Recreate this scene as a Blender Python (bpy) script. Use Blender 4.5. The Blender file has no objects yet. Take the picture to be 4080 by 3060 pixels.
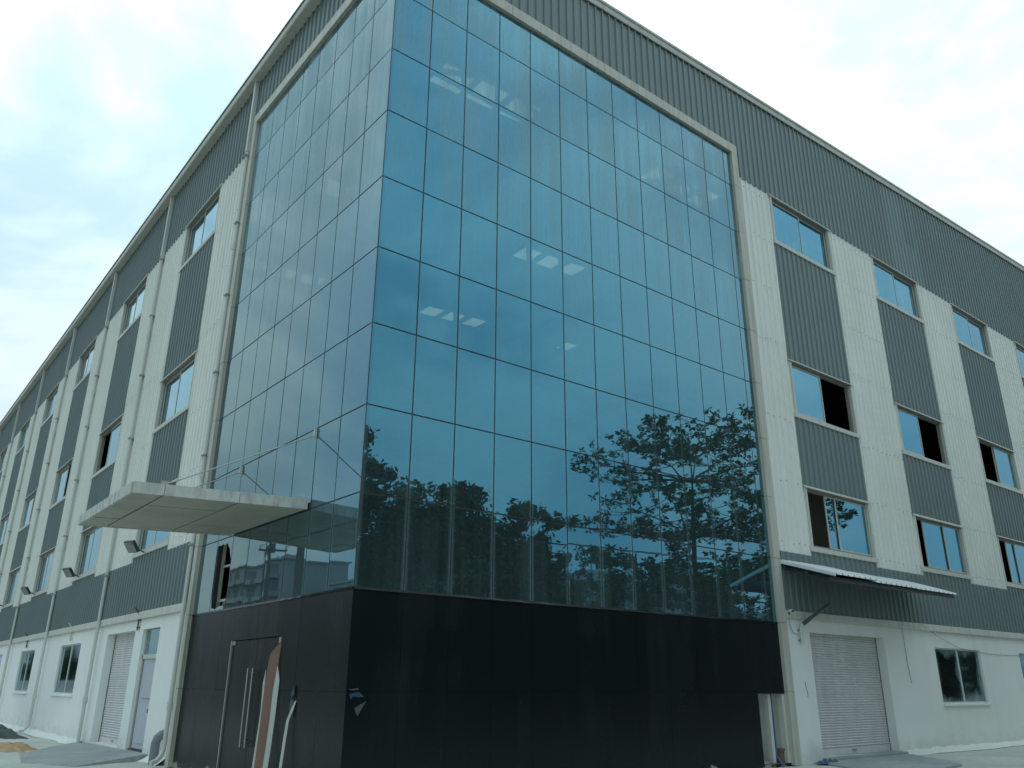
import bpy, math, random
import numpy as np
from mathutils import Vector, Matrix
random.seed(7); rng = np.random.default_rng(7)
scene = bpy.context.scene
col = scene.collection
R = math.radians

# ------------------------------------------------------------------ camera
cam_data = bpy.data.cameras.new('camera'); cam = bpy.data.objects.new('camera', cam_data); col.objects.link(cam)
yaw, pitch, roll = 0.896333, 0.353644, -0.005912
f = Vector((math.cos(pitch)*math.cos(yaw), math.cos(pitch)*math.sin(yaw), math.sin(pitch)))
r = f.cross(Vector((0, 0, 1))).normalized(); d = f.cross(r)
r2 = r*math.cos(roll) + d*math.sin(roll); d2 = -r*math.sin(roll) + d*math.cos(roll)
m = Matrix((r2, -d2, -f)).transposed().to_4x4()
m.translation = (-6.1756, -11.6184, 1.6359)
cam.matrix_world = m
cam_data.sensor_width = 36; cam_data.lens = 36*3251.4/4080
cam_data.clip_start = 0.05; cam_data.clip_end = 3000
scene.camera = cam

# ------------------------------------------------------------------ world, sun, exposure
SUN_EL, SUN_AZ = R(58), R(48)          # sun veiled by cloud, behind the building (azimuth from +x towards +y)
sun_dir = Vector((math.cos(SUN_EL)*math.cos(SUN_AZ), math.cos(SUN_EL)*math.sin(SUN_AZ), math.sin(SUN_EL)))
world = bpy.data.worlds.new('World'); scene.world = world; world.use_nodes = True
wt = world.node_tree; wt.nodes.clear()
def wn(t, **k):
    n = wt.nodes.new(t)
    for a, b in k.items(): setattr(n, a, b)
    return n
wl = wt.links.new
w_out = wn('ShaderNodeOutputWorld'); w_bg = wn('ShaderNodeBackground'); w_bg.inputs['Strength'].default_value = 0.1
w_sky = wn('ShaderNodeTexSky', sky_type='NISHITA'); w_sky.sun_disc = False
w_sky.sun_elevation = SUN_EL; w_sky.sun_rotation = math.pi/2 - SUN_AZ
w_sky.dust_density = 2.0; w_sky.air_density = 1.0
w_co = wn('ShaderNodeTexCoord')
w_map = wn('ShaderNodeMapping'); w_map.inputs['Scale'].default_value = (1.0, 1.0, 1.7); w_map.inputs['Rotation'].default_value = (0.3, 0.2, 0.9)
wl(w_co.outputs['Generated'], w_map.inputs['Vector'])
w_n1 = wn('ShaderNodeTexNoise'); w_n1.inputs['Scale'].default_value = 3.1; w_n1.inputs['Detail'].default_value = 5; w_n1.inputs['Roughness'].default_value = 0.55; w_n1.inputs['Distortion'].default_value = 0.35
wl(w_map.outputs[0], w_n1.inputs['Vector'])
w_ramp = wn('ShaderNodeMapRange', interpolation_type='SMOOTHSTEP')
w_ramp.inputs['From Min'].default_value = 0.41; w_ramp.inputs['From Max'].default_value = 0.66
wl(w_n1.outputs['Fac'], w_ramp.inputs['Value'])
# cloud layer: thin parts bluish, thick lit parts white; the veil glows towards the sun
w_cc = wn('ShaderNodeMixRGB'); w_cc.inputs[1].default_value = (5.2, 7.4, 8.6, 1); w_cc.inputs[2].default_value = (8.9, 10.6, 10.9, 1)
wl(w_ramp.outputs[0], w_cc.inputs[0])
w_dot = wn('ShaderNodeVectorMath', operation='DOT_PRODUCT'); w_dot.inputs[1].default_value = sun_dir
wl(w_co.outputs['Generated'], w_dot.inputs[0])
w_glow = wn('ShaderNodeMapRange', interpolation_type='SMOOTHSTEP'); w_glow.inputs['From Min'].default_value = 0.30; w_glow.inputs['From Max'].default_value = 1.0
w_glow.inputs['To Min'].default_value = 0.86; w_glow.inputs['To Max'].default_value = 1.12
wl(w_dot.outputs['Value'], w_glow.inputs['Value'])
w_mul = wn('ShaderNodeVectorMath', operation='MULTIPLY'); wl(w_cc.outputs[0], w_mul.inputs[0]); wl(w_glow.outputs[0], w_mul.inputs[1])
# overcast luminance: brighter towards the zenith
w_sep = wn('ShaderNodeSeparateXYZ'); wl(w_co.outputs['Generated'], w_sep.inputs[0])
w_zen = wn('ShaderNodeMapRange'); w_zen.inputs['To Min'].default_value = 0.72; w_zen.inputs['To Max'].default_value = 1.58
wl(w_sep.outputs['Z'], w_zen.inputs['Value'])
w_mul2 = wn('ShaderNodeVectorMath', operation='MULTIPLY'); wl(w_mul.outputs[0], w_mul2.inputs[0]); wl(w_zen.outputs[0], w_mul2.inputs[1])
w_mix = wn('ShaderNodeMixRGB'); w_mix.inputs[0].default_value = 0.9
wl(w_sky.outputs[0], w_mix.inputs[1]); wl(w_mul2.outputs[0], w_mix.inputs[2])
wl(w_mix.outputs[0], w_bg.inputs['Color']); wl(w_bg.outputs[0], w_out.inputs['Surface'])

sun_data = bpy.data.lights.new('sun', 'SUN'); sun_data.energy = 0.9; sun_data.angle = R(18); sun_data.color = (1.0, 0.96, 0.9)
sun = bpy.data.objects.new('sun', sun_data); col.objects.link(sun)
sun.rotation_euler = (-sun_dir).to_track_quat('-Z', 'Y').to_euler()
scene.view_settings.view_transform = 'Standard'; scene.view_settings.look = 'None'
scene.view_settings.exposure = 0.08; scene.view_settings.gamma = 1.0

# ------------------------------------------------------------------ material helpers
MATS = {}
class NT:
    def __init__(s, name):
        s.m = bpy.data.materials.new(name); s.m.use_nodes = True; s.t = s.m.node_tree
        s.t.nodes.clear(); s.out = s.n('ShaderNodeOutputMaterial'); MATS[name] = s.m
    def n(s, t, **k):
        x = s.t.nodes.new(t)
        for a, b in k.items(): setattr(x, a, b)
        return x
    def l(s, a, b): s.t.links.new(a, b)
    def coords(s, scale=(1, 1, 1), obj=False):
        if obj:
            g = s.n('ShaderNodeTexCoord').outputs['Object']
        else:
            g = s.n('ShaderNodeNewGeometry').outputs['Position']
        mp = s.n('ShaderNodeMapping'); mp.inputs['Scale'].default_value = scale; s.l(g, mp.inputs['Vector']); return mp.outputs[0]
    def noise(s, scale=(1, 1, 1), sc=1.0, detail=4, rough=0.55, obj=False):
        x = s.n('ShaderNodeTexNoise'); x.inputs['Scale'].default_value = sc; x.inputs['Detail'].default_value = detail; x.inputs['Roughness'].default_value = rough
        s.l(s.coords(scale, obj), x.inputs['Vector']); return x.outputs['Fac']
    def rng(s, v, a, b, c=0.0, e=1.0):
        x = s.n('ShaderNodeMapRange'); x.inputs['From Min'].default_value = a; x.inputs['From Max'].default_value = b
        x.inputs['To Min'].default_value = c; x.inputs['To Max'].default_value = e; s.l(v, x.inputs['Value']); return x.outputs[0]
    def mix(s, fac, a, b, mode='MIX'):
        x = s.n('ShaderNodeMixRGB', blend_type=mode)
        for i, v in ((0, fac), (1, a), (2, b)):
            if hasattr(v, 'links'): s.l(v, x.inputs[i])
            elif i == 0: x.inputs[0].default_value = v
            else: x.inputs[i].default_value = (*v, 1)
        return x.outputs[0]
    def math(s, op, a, b=None):
        x = s.n('ShaderNodeMath', operation=op)
        for i, v in ((0, a), (1, b)):
            if v is None: continue
            if hasattr(v, 'links'): s.l(v, x.inputs[i])
            else: x.inputs[i].default_value = v
        return x.outputs[0]
    def principled(s, color, rough=0.6, metal=0.0, spec=0.4, bump=None, bstr=0.1, bdist=0.01):
        p = s.n('ShaderNodeBsdfPrincipled')
        for k, v in (('Base Color', color), ('Roughness', rough), ('Metallic', metal), ('Specular IOR Level', spec)):
            if hasattr(v, 'links'): s.l(v, p.inputs[k])
            elif k == 'Base Color': p.inputs[k].default_value = (*v, 1)
            else: p.inputs[k].default_value = v
        if bump is not None:
            b = s.n('ShaderNodeBump'); b.inputs['Strength'].default_value = bstr; b.inputs['Distance'].default_value = bdist
            s.l(bump, b.inputs['Height']); s.l(b.outputs[0], p.inputs['Normal'])
        s.l(p.outputs[0], s.out.inputs['Surface']); return p

def painted(name, c, dirt, rough=0.45, metal=0.0, dirtamt=0.5, streak=(6, 6, 0.25), spec=0.4, bump=0.03):
    t = NT(name)
    a = t.noise(streak, 1.0, 5, 0.6); b = t.noise((0.5, 0.5, 0.5), 1.0, 5, 0.6); g = t.noise((40, 40, 40), 1.0, 3, 0.6)
    v = t.math('MULTIPLY', t.rng(a, 0.42, 0.75), t.rng(b, 0.3, 0.7, 0.3, 1.0))
    fac = t.math('MULTIPLY', v, dirtamt)
    c1 = t.mix(t.rng(b, 0.25, 0.75), [x*0.93 for x in c], [min(1, x*1.05) for x in c])
    cc = t.mix(fac, c1, dirt)
    t.principled(cc, t.rng(a, 0.2, 0.8, rough-0.08, rough+0.15), metal, spec, g, bump, 0.01)
    return t.m

painted('white_sheet', (0.79, 0.80, 0.735), (0.48, 0.48, 0.42), 0.42, dirtamt=0.35)
painted('grey_sheet', (0.168, 0.215, 0.208), (0.20, 0.24, 0.235), 0.42, dirtamt=0.35)
painted('grey_sheet_faded', (0.20, 0.265, 0.265), (0.25, 0.29, 0.29), 0.45, dirtamt=0.4)
painted('trim_white', (0.60, 0.60, 0.53), (0.33, 0.32, 0.26), 0.45, dirtamt=0.6)
painted('frame_panel', (0.52, 0.51, 0.43), (0.22, 0.20, 0.15), 0.40, dirtamt=0.7, streak=(9, 9, 0.5))
painted('window_alu', (0.60, 0.60, 0.53), (0.30, 0.28, 0.22), 0.45, dirtamt=0.6, streak=(14, 14, 2))
painted('window_track', (0.30, 0.29, 0.245), (0.16, 0.15, 0.12), 0.5, dirtamt=0.6)  # window_alu darkened: shade of the recessed head and track put into the colour
painted('pipe_white', (0.60, 0.625, 0.58), (0.36, 0.36, 0.32), 0.4, dirtamt=0.4)
painted('pipe_grey', (0.22, 0.22, 0.25), (0.2, 0.2, 0.2), 0.5, dirtamt=0.6)
painted('steel_dull', (0.42, 0.43, 0.40), (0.2, 0.19, 0.16), 0.35, metal=0.6, dirtamt=0.5)
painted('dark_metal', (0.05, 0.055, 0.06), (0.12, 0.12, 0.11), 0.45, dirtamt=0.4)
painted('rust', (0.16, 0.09, 0.06), (0.30, 0.2, 0.14), 0.8, dirtamt=0.7)
painted('lilac_door', (0.50, 0.51, 0.56), (0.40, 0.40, 0.44), 0.5, dirtamt=0.4)
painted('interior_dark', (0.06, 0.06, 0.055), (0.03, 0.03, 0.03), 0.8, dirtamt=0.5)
painted('interior_light', (0.5, 0.5, 0.43), (0.25, 0.25, 0.2), 0.7, dirtamt=0.5)
painted('galvanised', (0.36, 0.38, 0.38), (0.22, 0.22, 0.2), 0.5, metal=0.3, dirtamt=0.5)
painted('shutter_paint', (0.66, 0.65, 0.645), (0.36, 0.34, 0.31), 0.45, dirtamt=0.5, streak=(3, 3, 0.6))
painted('awning_sheet', (0.78, 0.80, 0.78), (0.45, 0.44, 0.40), 0.45, dirtamt=0.35)
painted('canopy_soffit', (0.43, 0.415, 0.325), (0.25, 0.235, 0.175), 0.5, dirtamt=0.6, streak=(1.2, 1.2, 1.2))
painted('canopy_fascia', (0.54, 0.545, 0.50), (0.18, 0.17, 0.14), 0.45, dirtamt=0.85, streak=(7, 7, 3))
painted('brown_board', (0.21, 0.12, 0.085), (0.13, 0.075, 0.055), 0.6, dirtamt=0.5, streak=(5, 5, 0.8))
painted('film_blue', (0.02, 0.05, 0.085), (0.05, 0.08, 0.10), 0.35, dirtamt=0.6)
painted('foil', (0.065, 0.08, 0.085), (0.03, 0.04, 0.045), 0.4, dirtamt=0.6)
painted('pale_board', (0.48, 0.48, 0.44), (0.28, 0.28, 0.25), 0.6, dirtamt=0.5)
painted('blue_pipe', (0.05, 0.13, 0.32), (0.1, 0.14, 0.2), 0.4, dirtamt=0.4)
painted('blue_plastic', (0.04, 0.10, 0.19), (0.10, 0.15, 0.2), 0.35, dirtamt=0.6)
painted('house_wall', (0.33, 0.34, 0.35), (0.24, 0.24, 0.24), 0.8, dirtamt=0.5)
painted('house_dark', (0.1, 0.12, 0.14), (0.06, 0.07, 0.08), 0.4, dirtamt=0.4)
painted('shed_sheet', (0.08, 0.1, 0.11), (0.14, 0.14, 0.13), 0.6, dirtamt=0.5)
painted('pole_grey', (0.16, 0.16, 0.15), (0.1, 0.1, 0.09), 0.7, dirtamt=0.5)
painted('flag_red', (0.06, 0.045, 0.045), (0.04, 0.03, 0.03), 0.8, dirtamt=0.4)
painted('lamp_lens', (0.26, 0.26, 0.24), (0.6, 0.6, 0.5), 0.25, dirtamt=0.3)

def plaster():
    t = NT('plaster')
    big = t.noise((0.35, 0.35, 0.35), 1, 6, 0.6); fine = t.noise((25, 25, 25), 1, 5, 0.65); st = t.noise((2.5, 2.5, 0.22), 1, 5, 0.6)
    c = t.mix(t.rng(big, 0.3, 0.7), (0.78, 0.79, 0.745), (0.85, 0.86, 0.815))
    c = t.mix(t.math('MULTIPLY', t.rng(st, 0.5, 0.8), 0.22), c, (0.55, 0.55, 0.50))
    # splash dirt near the ground: a stain with its own ragged edge
    z = t.n('ShaderNodeSeparateXYZ'); t.l(t.n('ShaderNodeNewGeometry').outputs['Position'], z.inputs[0])
    lo = t.rng(t.math('ADD', z.outputs['Z'], t.rng(t.noise((1.6, 1.6, 3), 1, 6, 0.65), 0.3, 0.7, -0.25, 0.25)), 0.45, 0.0, 0, 0.45)
    c = t.mix(lo, c, (0.46, 0.46, 0.41))
    t.principled(c, 0.85, 0, 0.25, fine, 0.12, 0.01)
plaster()

def black_panel():
    t = NT('black_panel')
    st = t.noise((1.7, 1.7, 0.16), 1, 3, 0.5); b = t.noise((0.5, 0.5, 0.7), 1, 4, 0.6); fine = t.noise((60, 60, 60), 1, 3, 0.6)
    dust = t.math('MULTIPLY', t.rng(st, 0.45, 0.8), t.rng(b, 0.35, 0.7))
    z = t.n('ShaderNodeSeparateXYZ'); t.l(t.n('ShaderNodeNewGeometry').outputs['Position'], z.inputs[0])
    # flaked, chalky patches with a ragged edge where the panel foot meets the ground
    foot = t.rng(t.math('ADD', z.outputs['Z'], t.rng(t.noise((2.2, 2.2, 3.5), 1, 7, 0.7), 0.3, 0.7, 0.22, -0.22)), 0.02, -0.02)
    c = t.mix(t.math('MULTIPLY', dust, 0.18), (0.006, 0.009, 0.010), (0.020, 0.030, 0.030))
    c = t.mix(foot, c, (0.30, 0.28, 0.22))
    rough = t.math('MAXIMUM', t.rng(dust, 0, 1, 0.24, 0.5), foot)
    t.principled(c, rough, 0, 0.25, b, 0.08, 0.06)
black_panel()

def glass(name, tint, base, dust_amt, trans, graze, grng=(0.08, 0.42)):
    t = NT(name)
    lw = t.n('ShaderNodeLayerWeight'); lw.inputs['Blend'].default_value = 0.5
    fac = t.math('POWER', lw.outputs['Facing'], 2.1)
    gcol = t.mix(t.rng(fac, *grng), tint, graze)
    gl = t.n('ShaderNodeBsdfGlossy'); gl.inputs['Roughness'].default_value = 0.012; t.l(gcol, gl.inputs['Color'])
    wav = t.noise((0.9, 0.9, 0.5), 1, 2, 0.5)
    bp = t.n('ShaderNodeBump'); bp.inputs['Strength'].default_value = 0.012; bp.inputs['Distance'].default_value = 0.25; t.l(wav, bp.inputs['Height']); t.l(bp.outputs[0], gl.inputs['Normal'])
    tr = t.n('ShaderNodeBsdfTransparent'); tr.inputs['Color'].default_value = (*trans, 1)
    mx = t.n('ShaderNodeMixShader'); t.l(t.rng(fac, 0, 1, base, 1.0), mx.inputs[0]); t.l(tr.outputs[0], mx.inputs[1]); t.l(gl.outputs[0], mx.inputs[2])
    # dust film: rain streaks, more at the upper storeys, plus pane-edge residue left by the object coordinates
    st = t.noise((11, 11, 0.30), 1, 5, 0.65); st2 = t.noise((2.4, 2.4, 0.12), 1, 4, 0.6); bl = t.noise((0.22, 0.22, 0.3), 1, 3, 0.5)
    z = t.n('ShaderNodeSeparateXYZ'); t.l(t.n('ShaderNodeNewGeometry').outputs['Position'], z.inputs[0])
    hi = t.rng(z.outputs['Z'], 9.0, 15.0, 0.12, 2.0)
    dd = t.math('ADD', t.math('MULTIPLY', t.rng(st, 0.38, 0.70), 0.6), t.math('MULTIPLY', t.rng(st2, 0.38, 0.66), 0.75))
    dd = t.math('MULTIPLY', t.math('MULTIPLY', dd, t.rng(bl, 0.3, 0.7, 0.5, 1.3)), hi)
    gz = t.n('ShaderNodeSeparateXYZ'); t.l(t.n('ShaderNodeTexCoord').outputs['Generated'], gz.inputs[0])
    rise = t.math('ADD', gz.outputs['Z'], t.rng(t.noise((2.2, 2.2, 1.2), 1, 4, 0.6), 0.3, 0.7, -0.3, 0.3))
    dd = t.math('MULTIPLY', dd, t.rng(rise, 0.25, 1.05, 1.35, 0.45))
    oi = t.n('ShaderNodeObjectInfo')
    dd = t.math('MULTIPLY', dd, t.rng(oi.outputs['Random'], 0, 1, 0.60, 1.40))
    ex = t.math('ABSOLUTE', t.math('SUBTRACT', gz.outputs['X'], 0.5)); ey = t.math('ABSOLUTE', t.math('SUBTRACT', gz.outputs['Y'], 0.5))
    rim = t.math('MULTIPLY', t.rng(t.math('MINIMUM', ex, ey), 0.43, 0.5, 0, 0.45), t.rng(z.outputs['Z'], 4.0, 8.0, 1, 0.15))
    dd = t.math('ADD', dd, rim)
    dfac = t.math('MINIMUM', t.math('ADD', t.math('MULTIPLY', dd, dust_amt), dust_amt*0.14), 0.6)
    df = t.n('ShaderNodeBsdfDiffuse'); df.inputs['Color'].default_value = (0.29, 0.43, 0.46, 1)
    m2 = t.n('ShaderNodeMixShader'); t.l(dfac, m2.inputs[0]); t.l(mx.outputs[0], m2.inputs[1]); t.l(df.outputs[0], m2.inputs[2])
    t.l(m2.outputs[0], t.out.inputs['Surface'])
glass('curtain_glass', (0.18, 0.56, 0.80), 0.34, 0.36, (0.62, 0.62, 0.52), (0.41, 0.51, 0.53))
glass('window_glass', (0.30, 0.65, 0.84), 0.36, 0.14, (0.25, 0.32, 0.32), (0.62, 0.77, 0.82), (0.34, 0.66))

def frosted():
    t = NT('dusty_glass')
    lw = t.n('ShaderNodeLayerWeight'); lw.inputs['Blend'].default_value = 0.5
    fac = t.math('POWER', lw.outputs['Facing'], 3.0)
    gl = t.n('ShaderNodeBsdfGlossy'); gl.inputs['Roughness'].default_value = 0.05; gl.inputs['Color'].default_value = (0.75, 0.95, 1, 1)
    tr = t.n('ShaderNodeBsdfTransparent'); tr.inputs['Color'].default_value = (0.35, 0.42, 0.42, 1)
    mx = t.n('ShaderNodeMixShader'); t.l(t.rng(fac, 0, 1, 0.10, 1), mx.inputs[0]); t.l(tr.outputs[0], mx.inputs[1]); t.l(gl.outputs[0], mx.inputs[2])
    df = t.n('ShaderNodeBsdfDiffuse'); df.inputs['Color'].default_value = (0.30, 0.40, 0.43, 1)
    # overspray of whitewash creeping in from the pane's edge
    co = t.n('ShaderNodeTexCoord').outputs['Generated']
    sp = t.n('ShaderNodeSeparateXYZ'); t.l(co, sp.inputs[0])
    def edge(o): return t.math('ABSOLUTE', t.math('SUBTRACT', o, 0.5))
    e = t.math('MAXIMUM', t.math('MINIMUM', edge(sp.outputs[0]), edge(sp.outputs[1])), edge(sp.outputs[2]))
    w = t.rng(t.math('ADD', e, t.rng(t.noise((1.1, 1.1, 1.1), 1, 4, 0.6), 0.3, 0.7, -0.14, 0.14)), 0.36, 0.54, 0.015, 0.6)
    m2 = t.n('ShaderNodeMixShader'); t.l(w, m2.inputs[0]); t.l(mx.outputs[0], m2.inputs[1]); t.l(df.outputs[0], m2.inputs[2])
    t.l(m2.outputs[0], t.out.inputs['Surface'])
frosted()

def skylight_mat():
    t = NT('skylight_sheet')
    st = t.noise((1.5, 30, 1), 1, 4, 0.6)
    tr = t.n('ShaderNodeBsdfTransparent'); t.l(t.mix(t.rng(st, 0.3, 0.7), (0.85, 0.80, 0.68), (1.0, 0.95, 0.82)), tr.inputs['Color'])
    tl = t.n('ShaderNodeBsdfTranslucent'); tl.inputs['Color'].default_value = (0.7, 0.7, 0.62, 1)
    mx = t.n('ShaderNodeMixShader'); mx.inputs[0].default_value = 0.35; t.l(tr.outputs[0], mx.inputs[1]); t.l(tl.outputs[0], mx.inputs[2])
    t.l(mx.outputs[0], t.out.inputs['Surface'])
skylight_mat()

def ground_mat(name, a, b, c, sc=0.5):
    t = NT(name)
    n1 = t.noise((sc, sc, sc), 1, 7, 0.62); n2 = t.noise((sc*9, sc*9, sc*9), 1, 6, 0.65); n3 = t.noise((70, 70, 70), 1, 3, 0.6)
    k = t.mix(t.rng(n1, 0.35, 0.65), a, b); k = t.mix(t.math('MULTIPLY', t.rng(n2, 0.45, 0.7), 0.6), k, c)
    t.principled(k, 0.9, 0, 0.2, t.math('ADD', n2, t.math('MULTIPLY', n3, 0.3)), 0.35, 0.02)
ground_mat('concrete', (0.47, 0.48, 0.435), (0.60, 0.605, 0.55), (0.37, 0.37, 0.32))
ground_mat('concrete_grey', (0.30, 0.33, 0.315), (0.40, 0.42, 0.40), (0.24, 0.255, 0.24), 0.8)
ground_mat('earth', (0.15, 0.15, 0.13), (0.21, 0.205, 0.185), (0.09, 0.10, 0.07), 0.15)
ground_mat('whitewash', (0.70, 0.71, 0.66), (0.78, 0.79, 0.74), (0.55, 0.55, 0.48), 1.2)
ground_mat('sand', (0.42, 0.28, 0.15), (0.50, 0.36, 0.21), (0.33, 0.19, 0.09), 2.5)
ground_mat('moss_gravel', (0.06, 0.085, 0.07), (0.10, 0.12, 0.10), (0.04, 0.05, 0.045), 3)
ground_mat('bark', (0.09, 0.075, 0.06), (0.14, 0.12, 0.10), (0.05, 0.045, 0.04), 4)

def leaf_mat(name, a, b):
    t = NT(name)
    n1 = t.noise((0.8, 0.8, 0.8), 1, 3, 0.5); n2 = t.noise((9, 9, 9), 1, 2, 0.5)
    k = t.mix(t.rng(t.math('ADD', t.math('MULTIPLY', n1, 0.5), t.math('MULTIPLY', n2, 0.5)), 0.35, 0.65), a, b)
    p = t.principled(k, 0.5, 0, 0.35)
    tl = t.n('ShaderNodeBsdfTranslucent'); t.l(k, tl.inputs['Color'])
    mx = t.n('ShaderNodeMixShader'); mx.inputs[0].default_value = 0.25; t.l(p.outputs[0], mx.inputs[1]); t.l(tl.outputs[0], mx.inputs[2]); t.l(mx.outputs[0], t.out.inputs['Surface'])
leaf_mat('leaf_dark', (0.018, 0.042, 0.015), (0.042, 0.085, 0.025))
leaf_mat('leaf_broad', (0.035, 0.07, 0.02), (0.08, 0.14, 0.04))

# ------------------------------------------------------------------ mesh helpers
class MB:
    def __init__(s): s.v = []; s.f = []
    def quad(s, *p):
        i = len(s.v); s.v += [tuple(q) for q in p]; s.f.append(tuple(range(i, i+len(p)))); return s
    def box(s, a, b):
        (x0, y0, z0), (x1, y1, z1) = a, b
        i = len(s.v)
        s.v += [(x0,y0,z0),(x1,y0,z0),(x1,y1,z0),(x0,y1,z0),(x0,y0,z1),(x1,y0,z1),(x1,y1,z1),(x0,y1,z1)]
        s.f += [tuple(i+k for k in q) for q in ((3,2,1,0),(4,5,6,7),(0,1,5,4),(1,2,6,5),(2,3,7,6),(3,0,4,7))]; return s
    def tube(s, pts, rad, n=8, cap=True):
        pts = [Vector(p) for p in pts]; rs = rad if isinstance(rad, (list, tuple)) else [rad]*len(pts)
        base = len(s.v); prev = None
        for k, p in enumerate(pts):
            t = (pts[min(k+1, len(pts)-1)] - pts[max(k-1, 0)]).normalized()
            u = prev if prev is not None else (Vector((0, 0, 1)) if abs(t.z) < 0.9 else Vector((1, 0, 0)))
            a = (u - t*u.dot(t)).normalized(); prev = a; b = t.cross(a)
            for j in range(n):
                an = 2*math.pi*j/n; s.v.append(tuple(p + (a*math.cos(an) + b*math.sin(an))*rs[k]))
        for k in range(len(pts)-1):
            for j in range(n):
                j2 = (j+1) % n
                s.f.append((base+k*n+j, base+k*n+j2, base+(k+1)*n+j2, base+(k+1)*n+j))
        if cap:
            s.f.append(tuple(base+j for j in range(n))[::-1]); s.f.append(tuple(base+(len(pts)-1)*n+j for j in range(n)))
        return s
    def prism(s, poly, ext):     # poly: 3-D points in a plane, ext: extrusion vector
        i = len(s.v); n = len(poly); e = Vector(ext)
        s.v += [tuple(p) for p in poly] + [tuple(Vector(p)+e) for p in poly]
        s.f.append(tuple(range(i, i+n))[::-1]); s.f.append(tuple(range(i+n, i+2*n)))
        for k in range(n):
            k2 = (k+1) % n; s.f.append((i+k, i+k2, i+n+k2, i+n+k))
        return s
    def mesh(s, name, mat):
        me = bpy.data.meshes.new(name); me.from_pydata(s.v, [], s.f); me.materials.append(MATS[mat]); me.update(); return me
    def build(s, name, mat, parent=None, smooth=False, bevel=0):
        me = s.mesh(name, mat)
        if smooth:
            me.polygons.foreach_set('use_smooth', [True]*len(me.polygons)); me.set_sharp_from_angle(angle=R(40))
        o = bpy.data.objects.new(name, me); col.objects.link(o)
        if parent is not None: o.parent = parent
        if bevel:
            b = o.modifiers.new('bevel', 'BEVEL'); b.width = bevel; b.segments = 2; b.limit_method = 'ANGLE'
        return o
def inst(name, me, parent, loc=(0, 0, 0), rot=(0, 0, 0)):
    o = bpy.data.objects.new(name, me); col.objects.link(o); o.parent = parent; o.location = loc; o.rotation_euler = rot; return o
def tag(o, label=None, cat=None, group=None, kind=None):
    if label: o['label'] = label
    if cat: o['category'] = cat
    if group: o['group'] = group
    if kind: o['kind'] = kind
    return o
def empty(name, loc=(0, 0, 0), rz=0):
    o = bpy.data.objects.new(name, None); col.objects.link(o); o.location = loc; o.rotation_euler = (0, 0, rz); o.empty_display_size = 0.3; return o
# face mapping: a runs along the wall, q is depth (positive = into the building), z up
def T(face, a, q, z): return (a, q, z) if face == 'R' else (q, a, z)
def fbox(mb, face, a0, a1, q0, q1, z0, z1):
    p, t = T(face, a0, q0, z0), T(face, a1, q1, z1)
    return mb.box(tuple(min(i, j) for i, j in zip(p, t)), tuple(max(i, j) for i, j in zip(p, t)))

# ------------------------------------------------------------------ the setting: ground
gm = MB(); G = 900
gm.quad((-G, -G, -0.03), (G, -G, -0.03), (G, G, -0.03), (-G, G, -0.03))
tag(gm.build('ground', 'earth'), kind='structure')
def sheet(name, mat, x0, x1, y0, y1, z, n, amp, seed):
    rg = np.random.default_rng(seed); nx, ny = n; mb = MB()
    hs = rg.normal(0, 1, (ny+1, nx+1))
    for _ in range(3): hs = (hs + np.roll(hs, 1, 0) + np.roll(hs, 1, 1) + np.roll(hs, -1, 0) + np.roll(hs, -1, 1))/5
    for j in range(ny+1):
        for i in range(nx+1):
            mb.v.append((x0+(x1-x0)*i/nx, y0+(y1-y0)*j/ny, z + amp*float(hs[j, i])))
    for j in range(ny):
        for i in range(nx):
            k = j*(nx+1)+i; mb.f.append((k, k+1, k+nx+2, k+nx+1))
    return tag(mb.build(name, mat, smooth=True), kind='structure')
sheet('pavement', 'concrete', -9, 0.3, -9, 80, -0.012, (30, 200), 0.02, 1)
sheet('pavement', 'concrete', 0.3, 60, -9, 0.3, -0.012, (150, 30), 0.02, 2)

# ------------------------------------------------------------------ the building
B = empty('factory_building', (0, 0, 0))
tag(B, 'grey and white corrugated factory with a blue glass corner over a black base', 'building')
W, H, ZB = 0.9, 1.4976, 3.05        # pane module, row height, foot of the glazing
LY0, LY1, RX1 = 7.33, 11.12, 11.12  # where the glazing ends on the left wall (y) and right wall (x)
LY0 = 7.33
LEND, REND = 78.0, 60.0
SL = 0.06                            # roof slope
def roofz(x): return 17.80 + SL*x
PITCH = 0.25
def ribbed(face, a0, a1, z0, z1, off=0.0, depth=0.036):
    # trapezoidal sheet; off = how far the pan stands proud of the wall plane; z0/z1 may be functions of a
    f0 = z0 if callable(z0) else (lambda a: z0); f1 = z1 if callable(z1) else (lambda a: z1)
    pr = [(0.0, 0), (0.014, 1), (0.050, 1), (0.064, 0)]
    pts = []
    k = math.floor(a0/PITCH) - 1
    while k*PITCH < a1 + PITCH:
        for u, h in pr: pts.append((k*PITCH+u, h*depth))
        k += 1
    def at(a):
        for (p, h), (p2, h2) in zip(pts, pts[1:]):
            if p <= a <= p2: return h + (h2-h)*(a-p)/(p2-p) if p2 > p else h
        return 0
    line = [(a0, at(a0))] + [q for q in pts if a0+1e-4 < q[0] < a1-1e-4] + [(a1, at(a1))]
    mb = MB()
    for a, h in line:
        mb.v.append(T(face, a, -off-h, f0(a))); mb.v.append(T(face, a, -off-h, f1(a)))
    for i in range(len(line)-1): mb.f.append((2*i, 2*i+2, 2*i+3, 2*i+1))
    return mb
Z1, ZLAP, ZT = 4.76, 10.62, 15.47     # low dark band / sheet lap / high dark band
ZP = 3.34                             # foot of the cladding
ROWS = [(13.83, 15.46), (8.48, 10.14), (4.88, 6.57)]
LWIN = [(9.83 + 7.26*k, 12.92 + 7.24*k) for k in range(9)]
RWIN = [(12.93 + 5.83*k, 16.12 + 5.80*k) for k in range(8)]

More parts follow.
